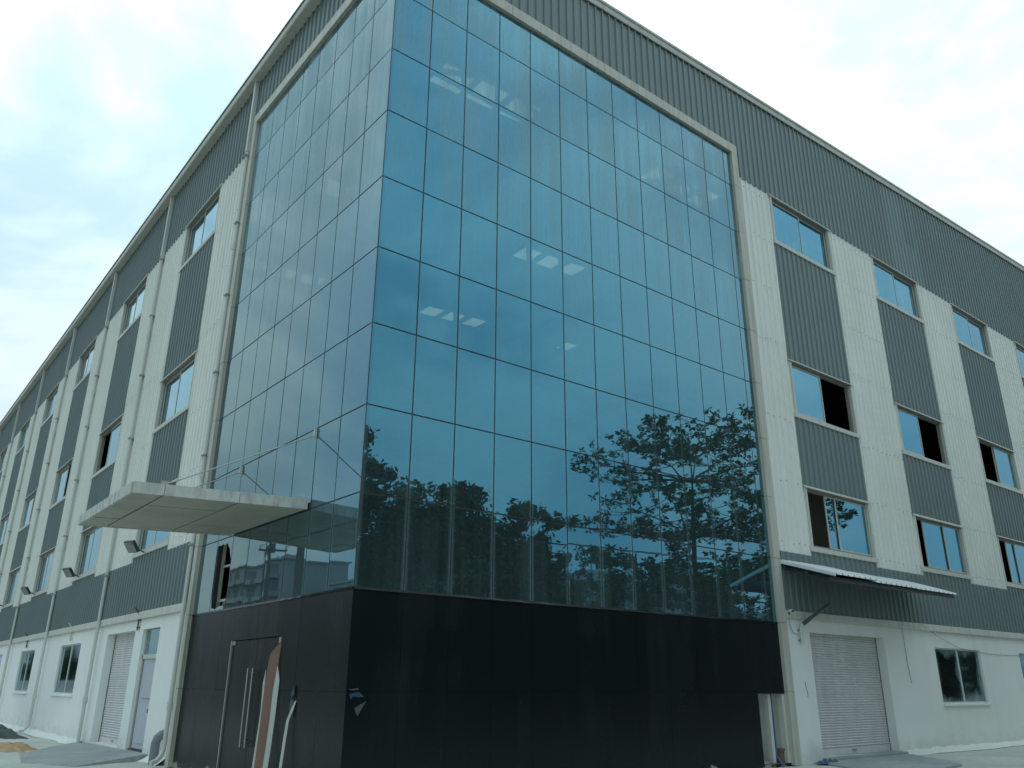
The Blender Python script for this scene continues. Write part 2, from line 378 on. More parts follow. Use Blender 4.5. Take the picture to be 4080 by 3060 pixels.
def clad(face, a_start, a_end, wins, top):
    # cladding zones around the window columns
    edges = [a_start] + [e for w in wins for e in w] + [a_end]
    for i in range(len(edges)-1):
        a0, a1 = edges[i], edges[i+1]
        if i % 2 == 0:       # white column between windows, two lapped sheets
            ribbed(face, a0, a1, Z1-0.06, ZLAP, 0.0).build('wall_sheet', 'white_sheet', B)
            ribbed(face, a0, a1, ZLAP-0.12, ZT+0.08, 0.006).build('wall_sheet', 'white_sheet', B)
        else:                # dark spandrels between the windows of a column
            for (lo, hi) in ((ROWS[1][1]-0.03, ROWS[0][0]+0.04), (ROWS[2][1]-0.03, ROWS[1][0]+0.04)):
                ribbed(face, a0-0.04, a1+0.04, lo, hi, 0.008).build('spandrel_sheet', 'grey_sheet', B)
        ribbed(face, a0, a1, ZP, (Z1 if i % 2 == 0 else ROWS[2][0]+0.04), 0.012).build('plinth_band_sheet', 'grey_sheet', B)
def screws(face, wins, a_start, a_end):
    mb = MB(); edges = [a_start] + [e for w in wins for e in w]
    for i in range(0, min(len(edges)-1, 11), 2):
        k = math.ceil(edges[i]/PITCH)
        while k*PITCH+0.157 < edges[i+1]-0.05:
            for z in (5.0, 6.6, 8.3, ZLAP-0.05, 12.2, 13.8, 15.25):
                if random.random() < 0.82:
                    a = k*PITCH+0.157+random.uniform(-.02, .02); zz = z+random.uniform(-.03, .03); fbox(mb, face, a-0.011, a+0.011, -0.018, -0.002, zz-0.011, zz+0.011)
            k += 1
    tag(mb.build('screw_heads', 'window_track', B), kind='stuff')
screws('L', LWIN, 7.56, LEND); screws('R', RWIN, 11.39, REND)
clad('L', 7.56, LEND, LWIN, None)
clad('R', 11.39, REND, RWIN, None)
# high dark band
ys = [0.0, 7.56] + [15.2 + 7.26*k for k in range(8)] + [LEND]
for i in range(len(ys)-1):
    ribbed('L', ys[i] + (0.0 if i else 0.0), ys[i+1], 16.40 if i == 0 else ZT, 17.86, 0.016).build('parapet_sheet', 'grey_sheet', B)
xs = [0.0, 11.39, 15.0, 20.4]
bands = [(0.0, 11.385, 16.40, 'grey_sheet'), (11.385, 20.45, ZT, 'grey_sheet'), (20.45, 22.62, ZT, 'grey_sheet_faded'), (22.62, 40, ZT, 'grey_sheet'), (40, REND, ZT, 'grey_sheet')]
for a0, a1, z0, mt in bands:
    ribbed('R', a0, a1, z0, lambda a: roofz(a)+0.35, 0.016).build('gable_sheet', mt, B)
ribbed('R', 21.62, 22.42, 17.05, lambda a: roofz(a)+0.34, 0.022).build('gable_sheet', 'grey_sheet', B)

# masonry base wall with openings
def wall_with_holes(face, a0, a1, z0, z1, holes, q, th, name, mat):
    As = sorted({a0, a1, *[h[0] for h in holes], *[h[1] for h in holes]}); Zs = sorted({z0, z1, *[h[2] for h in holes], *[h[3] for h in holes]})
    mb = MB()
    for i in range(len(As)-1):
        for j in range(len(Zs)-1):
            ca, cz = (As[i]+As[i+1])/2, (Zs[j]+Zs[j+1])/2
            if any(h[0] < ca < h[1] and h[2] < cz < h[3] for h in holes): continue
            mb.quad(T(face, As[i], q, Zs[j]), T(face, As[i+1], q, Zs[j]), T(face, As[i+1], q, Zs[j+1]), T(face, As[i], q, Zs[j+1]))
    for h in holes:   # reveals
        b0, b1, c0, c1 = h[:4]
        for (p, s_) in (((b0, c0), (b1, c0)), ((b1, c0), (b1, c1)), ((b1, c1), (b0, c1)), ((b0, c1), (b0, c0))):
            mb.quad(T(face, p[0], q, p[1]), T(face, s_[0], q, s_[1]), T(face, s_[0], q+th, s_[1]), T(face, p[0], q+th, p[1]))
    return mb.build(name, mat, B)
LG = [(17.5 + 7.26*k, 20.36 + 7.2*k, 1.30, 2.80) for k in range(8)]
RG = [(18.80 + 5.83*k, 21.72 + 5.83*k, 1.22, 2.73) for k in range(7)]
LSH = (11.72, 14.45, 0.12, 2.92); LDR = (9.64, 11.03, 0.10, 2.91); RSH = (12.46, 15.98, 0.10, 2.89)
wall_with_holes('L', 7.5, LEND, -0.3, ZP-0.17, [LSH, LDR] + LG, 0.03, 0.30, 'base_wall', 'plaster')
wall_with_holes('R', 11.3, REND, -0.3, ZP-0.17, [RSH] + RG, 0.03, 0.30, 'base_wall', 'plaster')
for face, a0, a1 in (('L', 7.56, LEND), ('R', 11.39, REND)):
    k = a0
    while k < a1:
        e = min(k + random.uniform(4.6, 6.2), a1)
        fbox(MB(), face, k, e-0.008, -0.055, 0.2, ZP-0.17, ZP+0.012).build('ledge', 'trim_white', B, bevel=0.012); k = e
# inner dark lining and floor so that the hall is a closed dark volume
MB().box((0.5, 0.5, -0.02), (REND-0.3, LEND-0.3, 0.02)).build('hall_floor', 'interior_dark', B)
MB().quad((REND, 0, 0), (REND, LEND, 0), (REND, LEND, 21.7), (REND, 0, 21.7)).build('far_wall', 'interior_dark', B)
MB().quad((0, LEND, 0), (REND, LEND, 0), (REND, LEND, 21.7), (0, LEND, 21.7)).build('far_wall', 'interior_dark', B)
# roof with rows of translucent skylight sheets
SKY = []
for j in range(3):
    for k in range(4):
        if (j, k) in ((1, 2), (1, 3), (2, 3)): continue
        SKY.append((3.72 + 9.0*k, 3.72 + 9.0*k + {(1, 0): 1.25, (2, 2): 1.1}.get((j, k), 3.9), 4.08 + 7.28*j, 4.98 + 7.28*j))
xsr = sorted({-0.32, REND, *[s[0] for s in SKY], *[s[1] for s in SKY]}); ysr = sorted({-0.08, LEND, *[s[2] for s in SKY], *[s[3] for s in SKY]})
mb = MB()
for i in range(len(xsr)-1):
    for j in range(len(ysr)-1):
        cx, cy = (xsr[i]+xsr[i+1])/2, (ysr[j]+ysr[j+1])/2
        if any(s[0] < cx < s[1] and s[2] < cy < s[3] for s in SKY): continue
        q = [(xsr[i], ysr[j]), (xsr[i+1], ysr[j]), (xsr[i+1], ysr[j+1]), (xsr[i], ysr[j+1])]
        mb.quad(*[(x, y, roofz(x)+0.14) for x, y in q])
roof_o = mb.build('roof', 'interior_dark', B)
sky_me = MB().quad((0, 0, 0), (3.9, 0, SL*3.9), (3.9, 0.9, SL*3.9), (0, 0.9, 0)).mesh('skylight', 'skylight_sheet')
for s in SKY:
    k = (s[1]-s[0])/3.9; inst('skylight', sky_me, roof_o, (s[0], s[2], roofz(s[0])+0.145)).scale = (k, 1, k)
for k in range(1, 40):       # purlins under the roof
    x = 1.2 + 1.26*k
    if x < REND-1: MB().box((x-0.035, 0.3, roofz(x)-0.12), (x+0.035, LEND-0.3, roofz(x)+0.12)).build('purlin', 'interior_dark', roof_o)
for j in range(9):           # portal rafters
    y = 7.6 + 7.28*j
    MB().prism([(0.3, y, roofz(0.3)-0.7), (REND-0.3, y, roofz(REND)-0.7), (REND-0.3, y, roofz(REND)-0.13), (0.3, y, roofz(0.3)-0.13)], (0, 0.2, 0)).build('rafter', 'interior_dark', roof_o)
# interior bracing seen through the clear panes
for (x0, x1, y) in ((0.6, 7.4, 1.6), (7.6, 14.8, 1.6), (15, 22, 1.6)):
    MB().tube([(x0, y, 14.6), (x1, y, 17.4)], 0.07).build('brace', 'interior_dark', roof_o)
    MB().tube([(x1, y, 14.6), (x0, y, 17.4)], 0.07).build('brace', 'interior_dark', roof_o)
MB().prism([(20.6, 6.0, 6.5), (26.5, 6.0, 6.5), (26.5, 6.0, 9.7), (24.2, 6.0, 10.3), (20.6, 6.0, 9.0)], (0, 0.15, 0)).build('partition', 'interior_light', B)
MB().prism([(20.2, 5.8, 10.0), (27.0, 5.8, 8.6), (27.0, 5.8, 8.8), (20.2, 5.8, 10.2)], (0, 0.1, 0)).build('partition_beam', 'interior_dark', B)

# gutter (left eave), segments with joints, and rake trim (right gable)
def gutter_seg(y0, y1):
    mb = MB()
    prof = [(-0.018, 17.72), (-0.26, 17.72), (-0.285, 17.76), (-0.285, 17.92), (-0.315, 17.93), (-0.315, 17.985), (-0.018, 17.985)]
    mb.prism([(x, y0, z) for x, z in prof], (0, y1-y0, 0)); return mb
y = -0.33; first = True
while y < LEND:
    e = min(y + (3.1 if first else 2.44), LEND); gutter_seg(y, e-0.006).build('gutter', 'trim_white', B); y = e; first = False
x = -0.32
while x < REND:
    e = min(x + 3.05, REND)
    mb = MB()
    prof = [(-0.05, -0.02), (-0.085, -0.02), (-0.10, 0.05), (-0.10, 0.14), (-0.14, 0.15), (-0.14, 0.215), (-0.05, 0.215)]
    i = len(mb.v); n = len(prof)
    for xx in (x, e-0.006):
        mb.v += [(xx, yq, roofz(xx)+0.10+zq) for yq, zq in prof]
    mb.f += [tuple(range(n))[::-1], tuple(range(n, 2*n))] + [(k, (k+1) % n, n+(k+1) % n, n+k) for k in range(n)]
    mb.build('rake_trim', 'trim_white', B); x = e

# ------------------------------------------------------------------ curtain wall
cw = MB()
ZTOP = 16.17
rows = [ZB + H*k for k in range(9)] + [ZTOP]
rcols = [W*k for k in range(13)] + [RX1]
lcols = [W*k for k in range(9)]; lcols[-1] = LY0
# black mullion grid behind the panes
for a in rcols: fbox(cw, 'R', max(a-0.035, 0.03), a+0.035, 0.012, 0.11, ZB, ZTOP+0.1)
for a in lcols[1:]: fbox(cw, 'L', a-0.035, a+0.035, 0.012, 0.11, ZB, ZTOP+0.1)
cw.box((0.004, 0.004, ZB), (0.075, 0.075, ZTOP+0.1))
for z in rows:
    fbox(cw, 'R', 0.03, RX1, 0.014, 0.10, z-0.032, z+0.032); fbox(cw, 'L', 0.03, LY0, 0.014, 0.10, z-0.032, z+0.032)
CW = cw.build('curtain_wall', 'dark_metal', B)
GAP = 0.013
pane_cache = {}
def pane(face, a0, a1, z0, z1):
    w, h = round(a1-a0-2*GAP, 3), round(z1-z0-2*GAP, 3)
    key = (face, w, h)
    if key not in pane_cache:
        pane_cache[key] = fbox(MB(), face, -w/2, w/2, -0.004, 0.004, -h/2, h/2).mesh('pane', 'curtain_glass')
    t1, t2 = rng.normal(0, 0.0014, 2)
    rot = (t1, 0, t2) if face == 'R' else (0, t1, t2)
    inst('pane', pane_cache[key], CW, T(face, (a0+a1)/2, 0.004, (z0+z1)/2), rot)
for j in range(len(rows)-1):
    for i in range(len(rcols)-1): pane('R', rcols[i], rcols[i+1], rows[j], rows[j+1])
    for i in range(len(lcols)-1):
        if j == 0 and i == 6: continue      # the broken one
        pane('L', lcols[i], lcols[i+1], rows[j], rows[j+1])
# shards left in the broken pane's rebate
a0, a1 = 5.4+GAP, 6.3-GAP
sh = MB()
top = [(a1, 4.535), (a1, 4.40), (6.20, 4.44), (6.10, 4.41), (5.98, 4.44), (5.85, 4.40), (5.72, 4.43), (5.62, 4.34), (5.55, 4.30), (5.50, 4.18), (a0, 4.05), (a0, 4.535)]
sh.prism([(0.0, p, z) for p, z in top], (0.008, 0, 0)).build('broken_pane', 'curtain_glass', CW); sh = MB()
bot = [(a1, 3.065), (a0, 3.065), (a0, 3.42), (5.45, 3.24), (5.56, 3.20), (5.66, 3.13), (5.8, 3.14), (5.92, 3.10), (6.02, 3.085), (6.12, 3.12), (6.22, 3.11), (a1, 3.4)]
sh.prism([(0.0, p, z) for p, z in bot], (0.008, 0, 0))
sh.build('broken_pane', 'curtain_glass', CW)
MB().box((0.115, 6.27, 3.06), (0.19, 6.33, 4.55)).build('inner_frame', 'interior_light', CW)
MB().box((0.16, 5.42, 3.98), (0.22, 6.24, 4.02)).build('inner_rail', 'interior_light', CW)
MB().box((0.16, 5.42, 3.26), (0.24, 6.24, 3.31)).build('inner_rail', 'window_alu', CW)
# surround frame, in jointed lengths
FD = 0.09
def frame_v(face, a0, a1):
    zs = [0.0] + [1.53] + rows[:-1] + [16.45]
    for i in range(len(zs)-1):
        z0, z1 = zs[i], zs[i+1]
        j = random.uniform(-0.004, 0.004)
        fbox(MB(), face, a0, a1, -FD+j, 0.05, z0+0.005, z1-0.005 if i < len(zs)-2 else 16.16).build('surround_frame', 'frame_panel', B)
        fbox(MB(), face, a0+0.004, a1-0.004, -FD+0.012, 0.04, z1-0.006, z1+0.006).build('frame_joint', 'dark_metal', B) if i < len(zs)-2 else None
frame_v('L', LY0, LY0+0.22); frame_v('R', RX1, RX1+0.26)
for face, a1, ex in (('L', LY0+0.22, 0), ('R', RX1+0.26, 1)):
    k = -FD if ex else 0.052
    while k < a1:
        e = min(k + 1.5 + (0.09 if k < 0.06 else 0), a1)
        if a1 - e < 0.3: e = a1
        fbox(MB(), face, k+0.004, e-0.004, -FD, 0.05, 16.163, 16.45).build('surround_frame', 'frame_panel', B); k = e
    fbox(MB(), face, 0.06, a1-0.01, -FD+0.012, 0.04, 16.175, 16.44).build('frame_joint', 'dark_metal', B)

# ------------------------------------------------------------------ black panelled base under the glass
core = MB()
for face, a_end in (('L', LY0), ('R', RX1)):
    hs = [(2.49, 4.81, -0.5, 2.42)] if face == 'L' else [(10.12, RX1, 0.06, 1.49)]
    cuts = [0.0, 1.53, ZB]
    ends = [W*k for k in range(9 if face == 'L' else 13)]
    ends[-1] = a_end if face == 'L' else ends[-1]
    if face == 'R': ends.append(a_end)
    for i in range(len(ends)-1):
        for j in range(2):
            b0, b1, c0, c1 = ends[i], ends[i+1], cuts[j]-(0.3 if j == 0 else 0), cuts[j+1]
            mbp = MB(); done = False
            for (h0, h1, g0, g1) in hs:
                if b0 < h1 and b1 > h0 and c0 < g1 and c1 > g0:
                    done = True
                    for (p0, p1, s0, s1) in ((b0, max(b0, h0), c0, c1), (min(b1, h1), b1, c0, c1), (max(b0, h0), min(b1, h1), min(c1, g1), c1), (max(b0, h0), min(b1, h1), c0, max(c0, g0))):
                        if p1-p0 > 0.02 and s1-s0 > 0.02: fbox(mbp, face, p0+0.003, p1-0.003, 0.0, 0.01, s0+0.003, s1-0.003)
            if not done: fbox(mbp, face, b0+0.0018, b1-0.0018, 0.0, 0.01, c0+0.002, c1-0.002)
            if mbp.v:
                o = mbp.build('base_panel', 'black_panel', B)
                q = rng.normal(0, 0.0008); o.location = T(face, 0, float(q), 0)
    # carcass behind the panels
core_holes_L = [(2.49, 4.81, -0.5, 2.42)]; core_holes_R = [(10.12, RX1, 0.06, 1.49)]
def carcass(face, a0, a1, holes):
    As = sorted({a0, a1, *[h[0] for h in holes], *[min(h[1], a1) for h in holes]}); Zs = sorted({-0.3, ZB, *[h[2] for h in holes if h[2] > -0.3], *[h[3] for h in holes]})
    mb = MB()
    for i in range(len(As)-1):
        for j in range(len(Zs)-1):
            ca, cz = (As[i]+As[i+1])/2, (Zs[j]+Zs[j+1])/2
            if any(h[0] < ca < h[1] and h[2] < cz < h[3] for h in holes): continue
            fbox(mb, face, As[i], As[i+1], 0.02, 0.16, Zs[j], Zs[j+1])
    return mb.build('base_carcass', 'interior_dark', B)
carcass('L', 0.03, LY0, core_holes_L); carcass('R', 0.17, RX1, core_holes_R)
# drip flashing between glass and panels, bent here and there
for face, a1 in (('L', LY0), ('R', RX1)):
    mbf = MB(); n = 40
    for i in range(n):
        b0, b1 = a1*i/n, a1*(i+1)/n
        k0, k1 = (0.010+0.014*abs(math.sin(i*1.7))*(1 if 6 < i < 16 else 0.3), 0.010+0.014*abs(math.sin((i+1)*1.7))*(1 if 5 < i < 15 else 0.3))
        mbf.quad(T(face, b0, -0.004, ZB+0.012), T(face, b1, -0.004, ZB+0.012), T(face, b1, -0.004-k1, ZB-0.028), T(face, b0, -0.004-k0, ZB-0.028))
    mbf.build('drip_flashing', 'black_panel', B)
# entrance double door
door = MB().box((0.02, 2.50, 0.02), (0.035, 4.80, 2.41))
door = MB()
DR = empty('entrance_door', (0, 0, 0)); DR.parent = B
MB().box((0.018, 2.505, 0.02), (0.034, 3.555, 2.405)).build('door_leaf', 'black_panel', DR)
MB().box((0.018, 3.567, 0.02), (0.034, 4.775, 2.405)).build('door_leaf', 'black_panel', DR)
MB().box((-0.012, 4.775, 0.0), (0.03, 4.815, 2.42)).build('door_jamb', 'steel_dull', DR)
MB().box((0.003, 4.63, 2.335), (0.03, 4.775, 2.405)).build('hinge_patch', 'steel_dull', DR)
MB().box((0.003, 2.51, 2.31), (0.03, 2.60, 2.405)).build('hinge_patch', 'steel_dull', DR)
for yy in (3.47, 3.69):
    h_ = MB().tube([(-0.06, yy, 0.58), (-0.06, yy, 1.90)], 0.016, 10).tube([(-0.06, yy, 0.68), (0.03, yy, 0.68)], 0.010, 6).tube([(-0.06, yy, 1.82), (0.03, yy, 1.82)], 0.010, 6)
    h_.build('pull_handle', 'steel_dull', DR, smooth=True)

# torn hole in the black cladding by the corner, curled film and foam behind
def blob_poly(face, pts, q, th, name, mat, parent):
    return MB().prism([T(face, a, q, z) for a, z in pts], Vector(T(face, 0, th, 0))).build(name, mat, parent)
TH = empty('torn_panel_patch', (0.2, 0, 1.4)); tag(TH, 'torn hole with curled blue film in the black base near the corner', 'torn panel')
def rel(o, p):
    o.location = tuple(-x for x in p.location); o.parent = p; return o
rel(blob_poly('R', [(0.03, 1.57), (0.17, 1.58), (0.22, 1.54), (0.35, 1.40), (0.30, 1.27), (0.20, 1.19), (0.14, 1.30), (0.07, 1.36), (0.05, 1.48)], -0.006, 0.004, 'torn_core', 'black_panel', None), TH)
rel(blob_poly('R', [(0.04, 1.50), (0.12, 1.52), (0.20, 1.53), (0.29, 1.46), (0.20, 1.455), (0.10, 1.46), (0.07, 1.42)], -0.03, 0.018, 'film_flap', 'film_blue', None), TH)
rel(blob_poly('R', [(0.14, 1.30), (0.25, 1.36), (0.34, 1.40), (0.28, 1.32), (0.20, 1.19)], -0.026, 0.014, 'foil_flap', 'foil', None), TH)
rel(blob_poly('R', [(0.02, 1.565), (0.10, 1.57), (0.18, 1.585), (0.20, 1.56), (0.10, 1.55)], -0.024, 0.012, 'foil_flap', 'foil', None), TH)
TH2 = empty('torn_panel_patch', (0, 1.75, 1.4)); tag(TH2, 'ragged dark gash in black panel above the narrow white strip', 'torn panel')
rel(blob_poly('L', [(1.73, 1.64), (1.68, 1.52), (1.70, 1.36), (1.66, 1.24), (1.72, 1.12), (1.86, 1.10), (1.90, 1.28), (1.86, 1.40), (1.84, 1.50)], -0.006, 0.004, 'torn_core', 'black_panel', None), TH2)
rel(blob_poly('L', [(1.74, 1.60), (1.72, 1.46), (1.82, 1.42), (1.83, 1.50)], -0.03, 0.02, 'film_flap', 'film_blue', None), TH2)
rel(blob_poly('L', [(1.72, 1.38), (1.85, 1.40), (1.87, 1.30), (1.84, 1.14), (1.76, 1.30)], -0.02, 0.012, 'foil_flap', 'foil', None), TH2)

def strip(name, path, mat, label, cat, th=0.006, edge=None, edge_mat=None):
    # path: list of (y_left, y_right, x_left, x_right, z)
    mb = MB(); n = len(path)
    for (yl, yr, xl, xr, z) in path:
        mb.v += [(xl, yl, z), (xr, yr, z), (xl+th, yl, z), (xr+th, yr, z)]
    for k in range(n-1):
        a, b = 4*k, 4*k+4
        mb.f += [(a, a+1, b+1, b), (a+2, b+2, b+3, a+3), (a, b, b+2, a+2), (a+1, a+3, b+3, b+1)]
    mb.f += [(0, 2, 3, 1), (4*n-4, 4*n-3, 4*n-1, 4*n-2)]
    return mb
E1 = empty('peeling_panel_strip', (-0.1, 2.55, 0)); tag(E1, 'brown backed strip of panel peeling off beside the black entrance door', 'torn panel')
pathb = [(2.47, 2.455, -0.02, -0.012, 2.33), (2.56, 2.455, -0.05, -0.012, 2.24), (2.70, 2.47, -0.08, -0.014, 2.14), (2.69, 2.46, -0.11, -0.03, 2.0), (2.68, 2.45, -0.12, -0.04, 1.86), (2.70, 2.47, -0.13, -0.05, 1.72), (2.66, 2.45, -0.15, -0.07, 1.4), (2.63, 2.42, -0.17, -0.09, 1.0), (2.60, 2.40, -0.20, -0.12, 0.6), (2.57, 2.38, -0.23, -0.16, 0.2), (2.55, 2.37, -0.25, -0.18, 0.0)]
rel(strip('', pathb, '', '', '').build('strip_back', 'brown_board', None), E1)
pathw = [(2.455, 2.45, -0.045, -0.04, 1.92), (2.455, 2.41, -0.05, -0.03, 1.82), (2.46, 2.37, -0.06, -0.02, 1.70), (2.45, 2.36, -0.08, -0.03, 1.5), (2.42, 2.34, -0.10, -0.05, 1.1), (2.40, 2.32, -0.13, -0.08, 0.6), (2.37, 2.29, -0.19, -0.14, 0.0)]
rel(strip('', pathw, '', '', '').build('strip_edge', 'pale_board', None), E1)
pathw = [(2.70, 2.695, -0.14, -0.138, 1.86), (2.715, 2.69, -0.145, -0.14, 1.76), (2.74, 2.69, -0.15, -0.14, 1.66), (2.68, 2.65, -0.165, -0.16, 1.2), (2.67, 2.63, -0.185, -0.18, 0.9), (2.64, 2.58, -0.235, -0.22, 0.3), (2.63, 2.56, -0.26, -0.25, 0.0)]
rel(strip('', pathw, '', '', '').build('strip_edge', 'pale_board', None), E1)
E2 = empty('hanging_trim_strip', (-0.1, 1.8, 0)); tag(E2, 'narrow white strip hanging down the black base, right of the brown strip', 'torn panel')
pathn = [(1.70, 1.66, -0.01, -0.008, 1.38), (1.76, 1.69, -0.04, -0.03, 1.25), (1.83, 1.76, -0.07, -0.06, 1.08), (1.84, 1.765, -0.09, -0.08, 0.8), (1.83, 1.755, -0.12, -0.11, 0.4), (1.82, 1.745, -0.15, -0.14, 0.0)]
rel(strip('', pathn, '', '', '').build('strip_face', 'pale_board', None), E2)

# niche at the foot of the right end of the glass
N = empty('pipe_niche', (0, 0, 0)); N.parent = B
mb = MB(); x0, x1, z0, z1, dp = 10.12, RX1, 0.06, 1.49, 0.75
mb.quad((x0, 0.02, z0), (x0, dp, z0), (x0, dp, z1), (x0, 0.02, z1)).quad((x1+0.05, 0.02, z0), (x1+0.05, dp, z0), (x1+0.05, dp, z1), (x1+0.05, 0.02, z1)).quad((x0, dp, z0), (x1+0.05, dp, z0), (x1+0.05, dp, z1), (x0, dp, z1))
mb.quad((x0, 0.02, z1), (x1+0.05, 0.02, z1), (x1+0.05, dp, z1), (x0, dp, z1)).quad((x0, -0.005, z0), (x1, -0.005, z0), (x1+0.05, dp, z0), (x0, dp, z0))
mb.build('niche_lining', 'plaster', N)
MB().box((10.60, 0.10, 0.06), (10.70, 0.20, 1.49)).build('niche_post', 'trim_white', N)
MB().box((11.03, 0.02, 0.06), (11.12, 0.16, 1.49)).build('niche_post', 'trim_white', N)
MB().tube([(10.80, 0.16, 1.49), (10.80, 0.15, 0.7), (10.77, 0.13, 0.2), (10.76, 0.02, 0.08), (10.76, -0.06, 0.01)], 0.022, 8).build('blue_hose', 'blue_pipe', N, smooth=True)
MB().box((10.83, 0.10, 0.06), (11.02, 0.26, 0.30)).box((10.80, 0.08, 0.30), (11.06, 0.28, 0.35)).build('valve_box', 'rust', N)

# ------------------------------------------------------------------ windows of the upper floors
def window(face, a0, a1, z0, z1, sashes, up=True, glassmat='window_glass', sillh=0.15):
    # sashes: list of (from, to, track) in fractions of the width, measured along +a
    root = empty('window', T(face, (a0+a1)/2, 0, z0)); root.parent = B
    def put(mb, name, mat, bevel=0):
        o = mb.build(name, mat, root, bevel=bevel); o.location = tuple(-x for x in root.location); return o
    zi0, zi1 = z0+sillh, z1-0.035
    b0, b1 = a0+0.07, a1-0.07
    # surround sheet-metal reveal
    for e0, e1 in ((a0, b0), (b1, a1)): put(fbox(MB(), face, e0, e1, -0.042, 0.16, z0+0.02, z1-0.01), 'jamb_trim', 'window_alu')
    sag = random.uniform(-0.012, 0.012)
    put(fbox(MB(), face, b0, b1, -0.035, 0.13, z1-0.030, z1+0.004), 'head_soffit', 'window_track')  # dark colour carries the shade under the window head
    mb = MB(); mb.prism([T(face, a0-0.07, -0.075, z1-0.030+sag), T(face, a0-0.07, -0.038, z1-0.020+sag), T(face, a0-0.07, -0.038, z1+0.035), T(face, a0-0.07, -0.075, z1+0.004+sag)], Vector(T(face, a1-a0+0.14, 0, 0)))
    put(mb, 'head_flashing', 'trim_white')
    mb = MB(); mb.prism([T(face, a0-0.05, -0.055, z0), T(face, a0-0.05, -0.055, z0+sillh-0.03), T(face, a0-0.05, 0.16, zi0), T(face, a0-0.05, 0.16, z0)], Vector(T(face, a1-a0+0.10, 0, 0)))
    put(mb, 'sill', 'window_alu')
    mb = MB()
    fbox(mb, face, b0, b1, 0.045, 0.13, zi1-0.045, zi1+0.035); fbox(mb, face, b0, b1, 0.045, 0.128, zi0-0.02, zi0+0.035)
    fbox(mb, face, b0, b0+0.03, 0.045, 0.127, zi0+0.035, zi1-0.045); fbox(mb, face, b1-0.03, b1, 0.045, 0.127, zi0+0.035, zi1-0.045)
    put(mb, 'track_frame', 'window_track')
    for (s0, s1, tr) in sashes:
        c0, c1 = b0+0.03+(b1-b0-0.06)*s0, b0+0.03+(b1-b0-0.06)*s1
        q = 0.052 + 0.035*tr; v0, v1 = zi0+0.036, zi1-0.046
        mb = MB(); t = 0.032
        fbox(mb, face, c0, c0+t, q, q+0.03, v0, v1); fbox(mb, face, c1-t, c1, q, q+0.03, v0, v1)
        fbox(mb, face, c0+t, c1-t, q, q+0.03, v0, v0+t); fbox(mb, face, c0+t, c1-t, q, q+0.03, v1-t, v1)
        s = put(mb, 'sash', 'window_alu')
        g = fbox(MB(), face, c0+t, c1-t, q+0.012, q+0.018, v0+t, v1-t)
        go = put(g, 'pane', glassmat)
        c = go.location.copy()
        go.location = c + Vector(T(face, 0, float(rng.normal(0, 0.001)), 0))
    return root
CL = [(0, 0.51, 0), (0.49, 1, 1)]
rstate = {(1, 0): [(0, 0.51, 0), (0.02, 0.50, 1)], (1, 1): [(0, 0.50, 0), (0.02, 0.51, 1)], (1, 2): [(0.49, 1, 0), (0.47, 0.97, 1)], (1, 3): CL,
          (2, 0): [(0.33, 0.83, 1), (0.48, 1, 0)], (2, 1): [(0.20, 0.68, 1), (0.64, 1, 0)], (2, 2): [(0.28, 0.75, 1), (0.5, 1, 0)]}
lstate = {(1, 1): [(0, 0.56, 0), (0.05, 0.52, 1)], (1, 2): [(0.36, 0.98, 0), (0.45, 1, 1)], (1, 3): [(0.34, 1, 0)], (1, 4): [(0.36, 1, 0)]}
for i, (a0, a1) in enumerate(RWIN):
    if a0 > 48: continue
    for j, (z0, z1) in enumerate(ROWS): window('R', a0, a1, z0, z1, rstate.get((j, i), CL))
for i, (a0, a1) in enumerate(LWIN):
    for j, (z0, z1) in enumerate(ROWS): window('L', a0, a1, z0, z1, lstate.get((j, i), CL))

def low_window(face, a0, a1, z0, z1):
    root = empty('window', T(face, (a0+a1)/2, 0, z0)); root.parent = B
    def put(mb, name, mat, bevel=0):
        o = mb.build(name, mat, root, bevel=bevel); o.location = tuple(-x for x in root.location); return o
    q = 0.075; mid = (a0+a1)/2
    mb = MB(); fbox(mb, face, a0, a1, q, q+0.05, z1-0.04, z1); fbox(mb, face, a0, a1, q, q+0.05, z0, z0+0.04); fbox(mb, face, a0, a0+0.04, q, q+0.05, z0+0.04, z1-0.04); fbox(mb, face, a1-0.04, a1, q, q+0.05, z0+0.04, z1-0.04)
    put(mb, 'track_frame', 'pipe_white')
    put(fbox(MB(), face, mid-0.035, mid+0.035, q+0.004, q+0.055, z0+0.04, z1-0.04), 'mullion', 'pipe_white')
    put(fbox(MB(), face, a0+0.04, mid-0.035, q+0.02, q+0.026, z0+0.04, z1-0.04), 'pane', 'dusty_glass')
    put(fbox(MB(), face, mid+0.035, a1-0.04, q+0.03, q+0.036, z0+0.04, z1-0.04), 'pane', 'dusty_glass')
    put(fbox(MB(), face, a0-0.05, a1+0.05, -0.03, 0.07, z0-0.07, z0-0.002), 'sill', 'plaster', 0.01)
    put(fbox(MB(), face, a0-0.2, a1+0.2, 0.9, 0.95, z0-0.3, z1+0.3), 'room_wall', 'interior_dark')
for h in LG: low_window('L', *h)
for h in RG[:4]: low_window('R', *h)

